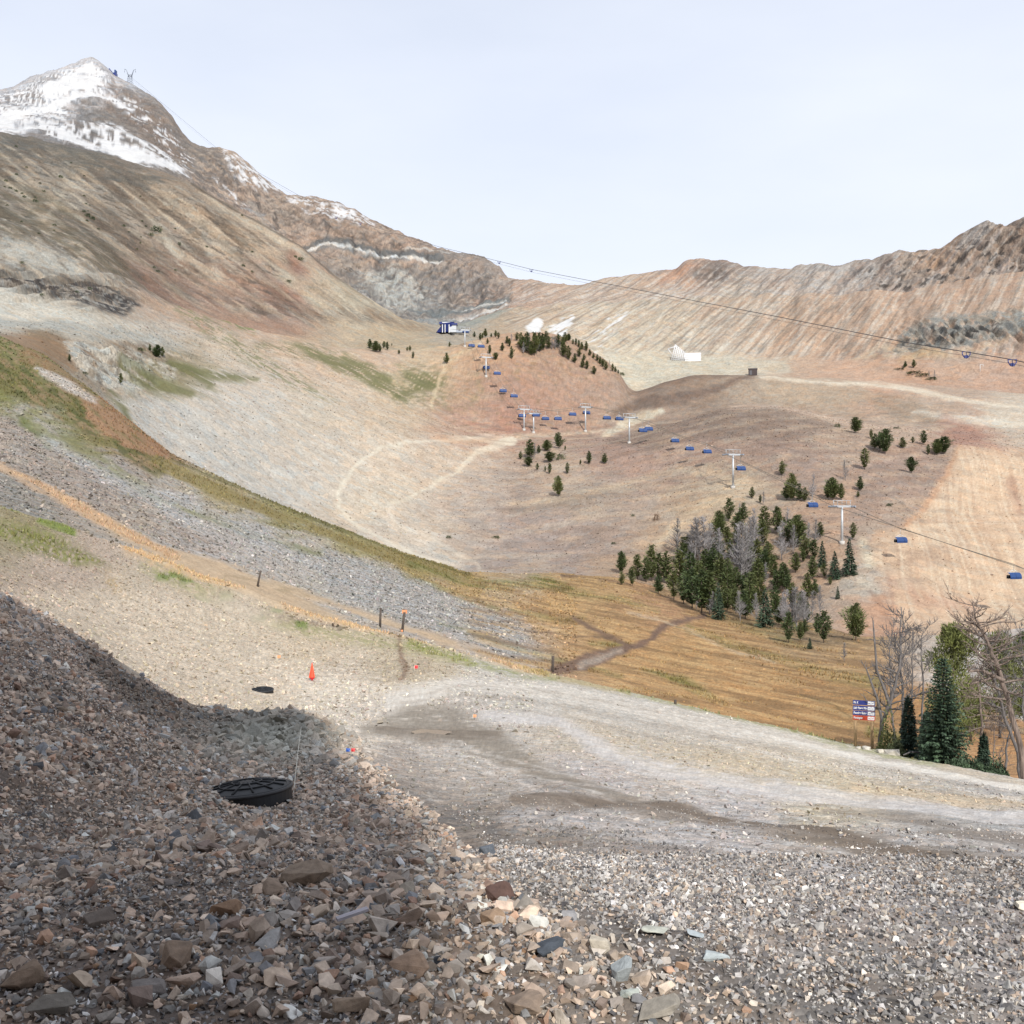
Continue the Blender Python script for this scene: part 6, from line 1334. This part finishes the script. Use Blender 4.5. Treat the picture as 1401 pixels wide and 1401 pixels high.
xx, zz_ = SX(620, 450); MB().box((xx, 0, zz_), (9*k, 6, 10*k)).build('control_house', M['steel'], e)
xx, zz_ = SX(622, 444); MB().box((xx, -.5, zz_), (8*k, 6.5, 2*k)).build('house_roof', M['navy'], e)
xx, zz_ = SX(630, 453); MB().box((xx, 0, zz_), (12*k, 4, 4*k)).build('annex', M['steeld'], e); xx, zz_ = SX(639, 453); MB().box((xx, 0, zz_), (8*k, 2, 2*k)).build('fence_panel', M['steeld'], e)
# big aerial cable with its carriers
AC = [(1480,508,262),(1401,495,285),(1385,491.5,290),(1322,481,306),(1240,468,330),(1060,432,385),(950,411,430),(850,391.5,480),(810,384,505),(727,368,560),(683,357,600),(600,337,680),(493,304,780),(460,296,815),(300,205,1020),(178,104,1262)]
def acable(dz, r_, label, n0=0, n1=99):
    pts = [P3(x, y+dz*(300/Y_)**.6, Y_) for x, y, Y_ in AC][n0:n1]
    MB().tube(pts, [r_*(.55+.45*min(1, 300/p_.y*1.2)) for p_ in pts], 6).build('aerial_cable', M['cable'], label=label, cat='cable', group='aerial cables across the bowl')
acable(0, .125, 'thick dark aerial cable crossing the right half of the view'); acable(5.5, .05, 'thin lower cable hanging below the thick aerial cable')
fc = None
for i, (x, y, Y_, s_, lab) in enumerate([(1385,487,290,1.0,'nearest navy carrier on the aerial cable, at the right edge'),(1322,477,306,1.0,'second navy carrier on the aerial cable under the grey cliff'),(727,369,560,.75,'navy carrier in the sky notch, right one'),(683,359.5,600,.75,'navy carrier over the end of the banded cliff'),(493,305,780,.8,'navy carrier against the cliff, right one of two'),(460,298,815,.85,'farthest navy carrier against the cliff')]):
    if fc is None:
        e = empty('cable_carrier', (0, 0, 0)); fr = MB()
        for sx_ in (-1, 1): fr.tube([(sx_*1.15, 0, 0), (sx_*1.1, 0, -.7), (sx_*.7, 0, -1.35), (0, 0, -1.8)], .14, 6)
        fr.tube([(-1.2, 0, .0), (1.2, 0, .0)], .10, 6); fr.tube([(0, 0, 0), (0, 0, -1.7)], .10, 6); fr.build('frame', M['navy'], e)
        MB().box((0, 0, -1.35), (1.1, .6, .8), None, .8).build('weight', M['navy'], e); fc = e; c = e
    else: c = copy_tree(fc)
    c.location = P3(x, 0, Y_); c.location.z = P3(x, dict((a_, b_) for a_, b_, _ in AC)[x], Y_).z; c.scale = (s_*1.0,)*3; tag(c, label=lab, cat='cable carrier', group='navy carriers on the aerial cable')
# ------------------------------------------------------------------ summit structures
def latt(px, pyb, pyt, wpx, Y_, label):
    x = (px-CX)*Y_/F; k = Y_/F; zb = (CY-pyb)*k; H = (pyb-pyt)*k
    e = empty('lattice_tower', (x, Y_, zb), 0, label=label, cat='tower'); m_ = MB(); w0, w1 = wpx*k*.33, wpx*k*.12
    T_ = H*.72
    for sx_ in (-1, 1):
        for sy_ in (-1, 1): m_.tube([(sx_*w0, sy_*w0, -6), (sx_*w1, sy_*w1, T_)], .28, 4)
    for q in range(6):
        z0_, z1_ = T_*q/6, T_*(q+1)/6; a0 = w0+(w1-w0)*q/6; a1 = w0+(w1-w0)*(q+1)/6
        for sy_ in (-1, 1): m_.tube([(-a0, sy_*a0, z0_), (a1, sy_*a1, z1_)], .16, 4); m_.tube([(a0, sy_*a0, z0_), (-a1, sy_*a1, z1_)], .16, 4)
    m_.build('mast', M['steeld'], e)
    for sx_ in (-1, 1): MB().tube([(sx_*w1, 0, T_*.86), (sx_*wpx*k*.32, 0, H*.95), (sx_*wpx*k*.5, 0, H)], [.55, .5, .35], 5).tube([(sx_*wpx*k*.5, 0, H), (sx_*wpx*k*.5, 0, H*.84)], .3, 5).build('arm', M['steeld'], e)
    MB().tube([(-w1*1.4, 0, T_), (w1*1.4, 0, T_)], .3, 5).build('crossbeam', M['steeld'], e)
latt(178, 122, 94, 15, 1260, 'lattice tram tower standing right of the snowy summit')
p = P3(158, 107, 1262); k = p.y/F
e = empty('summit_station', p, 0, label='dark blue tram terminal perched on the summit ridge', cat='building')
MB().box((0, 0, 2.5*k), (3.4*k, 6, 9*k)).build('dock', M['navy'], e); MB().box((-2*k, 0, 6*k), (3*k, 5, 2.4*k)).build('machine_room', M['blue'], e); MB().tube([(-9*k, 0, 9*k), (-8.6*k, 0, 13.5*k), (-5*k, 0, 8.5*k)], .9, 5).build('anchor_frame', M['navy'], e)
MB().box((.3*k, 0, 9*k), (1.8*k, 5, 4*k)).build('upper_deck', M['blue'], e); MB().box((0, 0, -4*k), (1.8*k, 3, 8*k)).build('support_legs', M['navy'], e)
p = P3(139, 96, 1270); e = empty('summit_hut', p, 0, label='small grey hut with a roof mast just below the summit', cat='hut'); MB().box((0, 0, 0), (8*k, 7, 3*k), Matrix.Rotation(.42, 3, 'Y')).build('wall', M['steeld'], e); MB().tube([(-1*k, 0, 1*k), (-1*k, 0, 6*k)], .3, 5).build('mast', M['steeld'], e)
MB().tube([(0, 0, -3), (0, 0, 4.5*k)], .45, 6).tube([(-1.1*k, 0, 2.6*k), (1.1*k, 0, 2.6*k)], .2, 5).build('antenna_mast', M['steeld'], loc=P3(123.5, 87, 1296), label='short antenna mast on the very tip of the summit', cat='mast')
for i, (x, y) in enumerate([(80,98),(85,96.5),(73,99.5)]): MB().tube([(0, 0, -4), (0, 0, 4.4)], .3, 5).box((0, 0, 3), (2.2, .6, .8)).build('avalanche_post', M['steeld'], loc=P3(x, y, 1250), label='small instrument post on the snowy ridge left of the summit, '+['middle','right','left'][i], cat='post', group='instrument posts on the snowy ridge')
# snow fence
ps = at(935, 493, 500); k = ps.y/F; e = empty('snow_fence', ps, 0, label='white lattice snow fence panel raised on the scree', cat='fence')
def SF(px, py): return Vector(((px-935)*k, -.2, (493-py)*k))
fr = MB(); TL, TR, BL, BR = SF(924,471), SF(937,482), SF(918,494), SF(935,494)
for q in range(7):
    t_ = q/6; fr.tube([TL.lerp(TR, t_), BL.lerp(BR, t_)], .34, 4); 
for q in range(9):
    t_ = q/8; fr.tube([TL.lerp(BL, t_), TR.lerp(BR, t_)], .22, 4)
fr.tube([SF(914,477), SF(926,473)], .35, 4); fr.tube([SF(914,477), SF(920,486)], .25, 4); fr.build('lattice', M['fencewhite'], e)
pn = MB(); A0, A1, A2, A3 = SF(936,482.5), SF(959,482), SF(959,493.5), SF(937,494)
pn.add([A0, A1, A2, A3, A0+Vector((0, 1, 0)), A1+Vector((0, 1, 0)), A2+Vector((0, 1, 0)), A3+Vector((0, 1, 0))], [(3, 2, 1, 0), (4, 5, 6, 7), (0, 1, 5, 4), (1, 2, 6, 5), (2, 3, 7, 6), (3, 0, 4, 7)]); pn.build('panel', M['fencewhite'], e)
sl2 = MB(); 
for q in (.25, .5, .75): sl2.tube([A0.lerp(A3, q)+Vector((0, -.1, 0)), A1.lerp(A2, q)+Vector((0, -.1, 0))], .09, 4)
sl2.build('rails', M['steel'], e.children[1])
# dark hut
ps = at(1030, 513, 500); k = ps.y/F; e = empty('wooden_hut', ps, -.25, label='dark brown wooden hut on the crest of the moraine', cat='hut')
MB().box((0, 0, 4*k), (11.5*k, 9*k, 8.5*k)).build('wall', M['hut'], e); MB().box((0, 0, 8.7*k), (12.6*k, 10*k, .9*k)).build('roof', M['roof'], e); MB().box((-2.6*k, -4.55*k, 3.2*k), (3*k, .12, 6*k)).build('door', M['roof'], e)
# sign frames far right
ps = at(1341, 508, 400); k = ps.y/F; mb = MB(); mb.tube([(0, 0, -.5), (0, 0, 10*k)], .14, 5); mb.tube([(0, 0, 9.6*k), (4.5*k, 0, 9.4*k)], .14, 5); mb.tube([(4.2*k, 0, 9.4*k), (4.2*k, 0, 7*k)], .14, 5); mb.build('signal_frame', M['white'], loc=ps, label='thin white gallows-shaped frame on the far right slope', cat='frame')
# unseen building added behind the camera to shade the rubble bank
e = empty('shade_caster', (0, 0, -CAM_Z), 0, label='tall unseen timber block added behind the viewpoint to cast the foreground shade', cat='building')
def bxm(x0, x1, y0, y1, z0, z1): return MB().box(((x0+x1)/2, (y0+y1)/2, (z0+z1)/2), (x1-x0, y1-y0, z1-z0))
ZT = 20.0
bxm(-30, 1.2, -15, -2.2, -1, 9.8).build('wall', M['wall'], e)
bxm(-30, 3.35, -15, -2.2, 9.8, ZT).build('shade_overhang', M['wall'], e)  # wider upper part added to shape the edge of the cast shade
bxm(-30.4, 3.5, -15.4, -1.9, ZT, ZT+.5).build('roof', M['roof'], e)
for i in range(6):
    for j in range(3):
        cx_ = -27+i*5.1; cz_ = 3+j*6.2
        wd = bxm(cx_-1.1, cx_+1.1, -2.2, -2.1, cz_, cz_+2.4).build('window', M['white'], e); bxm(cx_-.95, cx_+.95, -2.1, -2.06, cz_+.15, cz_+2.25).build('pane', M['glass'], wd)
# remove construction originals
for key, parts in PROTO.items():
    for n_, o, _ in parts: bpy.data.objects.remove(o)
# ------------------------------------------------------------------ light, sky, camera
EL = math.radians(38); AZ = (-0.28, 0.96)
dirv = Vector((AZ[0]*math.cos(EL)/1.0009, AZ[1]*math.cos(EL)/1.0009, -math.sin(EL))).normalized()
sl = bpy.data.lights.new('sun', 'SUN'); sl.energy = 4.6; sl.angle = math.radians(2.2); sl.color = (1, .955, .88)
so = bpy.data.objects.new('sun', sl); COL.objects.link(so); so.rotation_euler = dirv.to_track_quat('-Z', 'Y').to_euler(); so.location = (30, -60, 80)
w = bpy.data.worlds.new('World'); scene.world = w; w.use_nodes = True
nt = w.node_tree; N = nt.nodes; Lk = nt.links; N.clear()
out = N.new('ShaderNodeOutputWorld'); bg = N.new('ShaderNodeBackground'); bg.inputs['Strength'].default_value = 0.15
Lk.new(bg.outputs[0], out.inputs[0])
sky = N.new('ShaderNodeTexSky'); sky.sky_type = 'NISHITA'; sky.sun_disc = False; sky.sun_elevation = EL; sky.sun_rotation = math.radians(164); sky.altitude = 2800
tc = N.new('ShaderNodeTexCoord'); mp = N.new('ShaderNodeMapping'); mp.inputs['Scale'].default_value = (1.6, 1.6, 5.0)
Lk.new(tc.outputs['Generated'], mp.inputs['Vector'])
ns = N.new('ShaderNodeTexNoise'); ns.inputs['Scale'].default_value = 1.7; ns.inputs['Detail'].default_value = 6; ns.inputs['Roughness'].default_value = .5
Lk.new(mp.outputs[0], ns.inputs['Vector'])
rp = N.new('ShaderNodeMapRange'); rp.inputs['From Min'].default_value = .3; rp.inputs['From Max'].default_value = .72; rp.inputs['To Min'].default_value = .85; rp.inputs['To Max'].default_value = 1.0
Lk.new(ns.outputs['Fac'], rp.inputs['Value'])
# thin cloud lies thicker towards the horizon, as one looks through more of it
sx = N.new('ShaderNodeSeparateXYZ'); Lk.new(tc.outputs['Generated'], sx.inputs[0])
mr = N.new('ShaderNodeMapRange'); mr.inputs['From Min'].default_value = .12; mr.inputs['From Max'].default_value = .5; mr.inputs['To Min'].default_value = .06; mr.inputs['To Max'].default_value = -.13
Lk.new(sx.outputs['Z'], mr.inputs['Value'])
ad = N.new('ShaderNodeMath'); ad.operation = 'ADD'; ad.use_clamp = True; Lk.new(rp.outputs[0], ad.inputs[0]); Lk.new(mr.outputs[0], ad.inputs[1])
mx = N.new('ShaderNodeMix'); mx.data_type = 'RGBA'; mx.inputs['B'].default_value = (5.85, 6.18, 6.9, 1)
Lk.new(ad.outputs[0], mx.inputs['Factor']); Lk.new(sky.outputs[0], mx.inputs['A'])
Lk.new(mx.outputs['Result'], bg.inputs['Color'])
cam = bpy.data.cameras.new('camera'); co_ = bpy.data.objects.new('camera', cam); COL.objects.link(co_)
cam.sensor_width = 36; cam.lens = 36*F/1401; cam.clip_start = .05; cam.clip_end = 6000
cam.shift_x = 0.0; cam.shift_y = 0.0
co_.location = (0, 0, 0); co_.rotation_euler = (math.radians(90), 0, 0)
scene.camera = co_
scene.view_settings.view_transform = 'Standard'; scene.view_settings.look = 'None'; scene.view_settings.exposure = 0.08; scene.view_settings.gamma = 1
scene.cycles.max_bounces = 5; scene.cycles.diffuse_bounces = 2
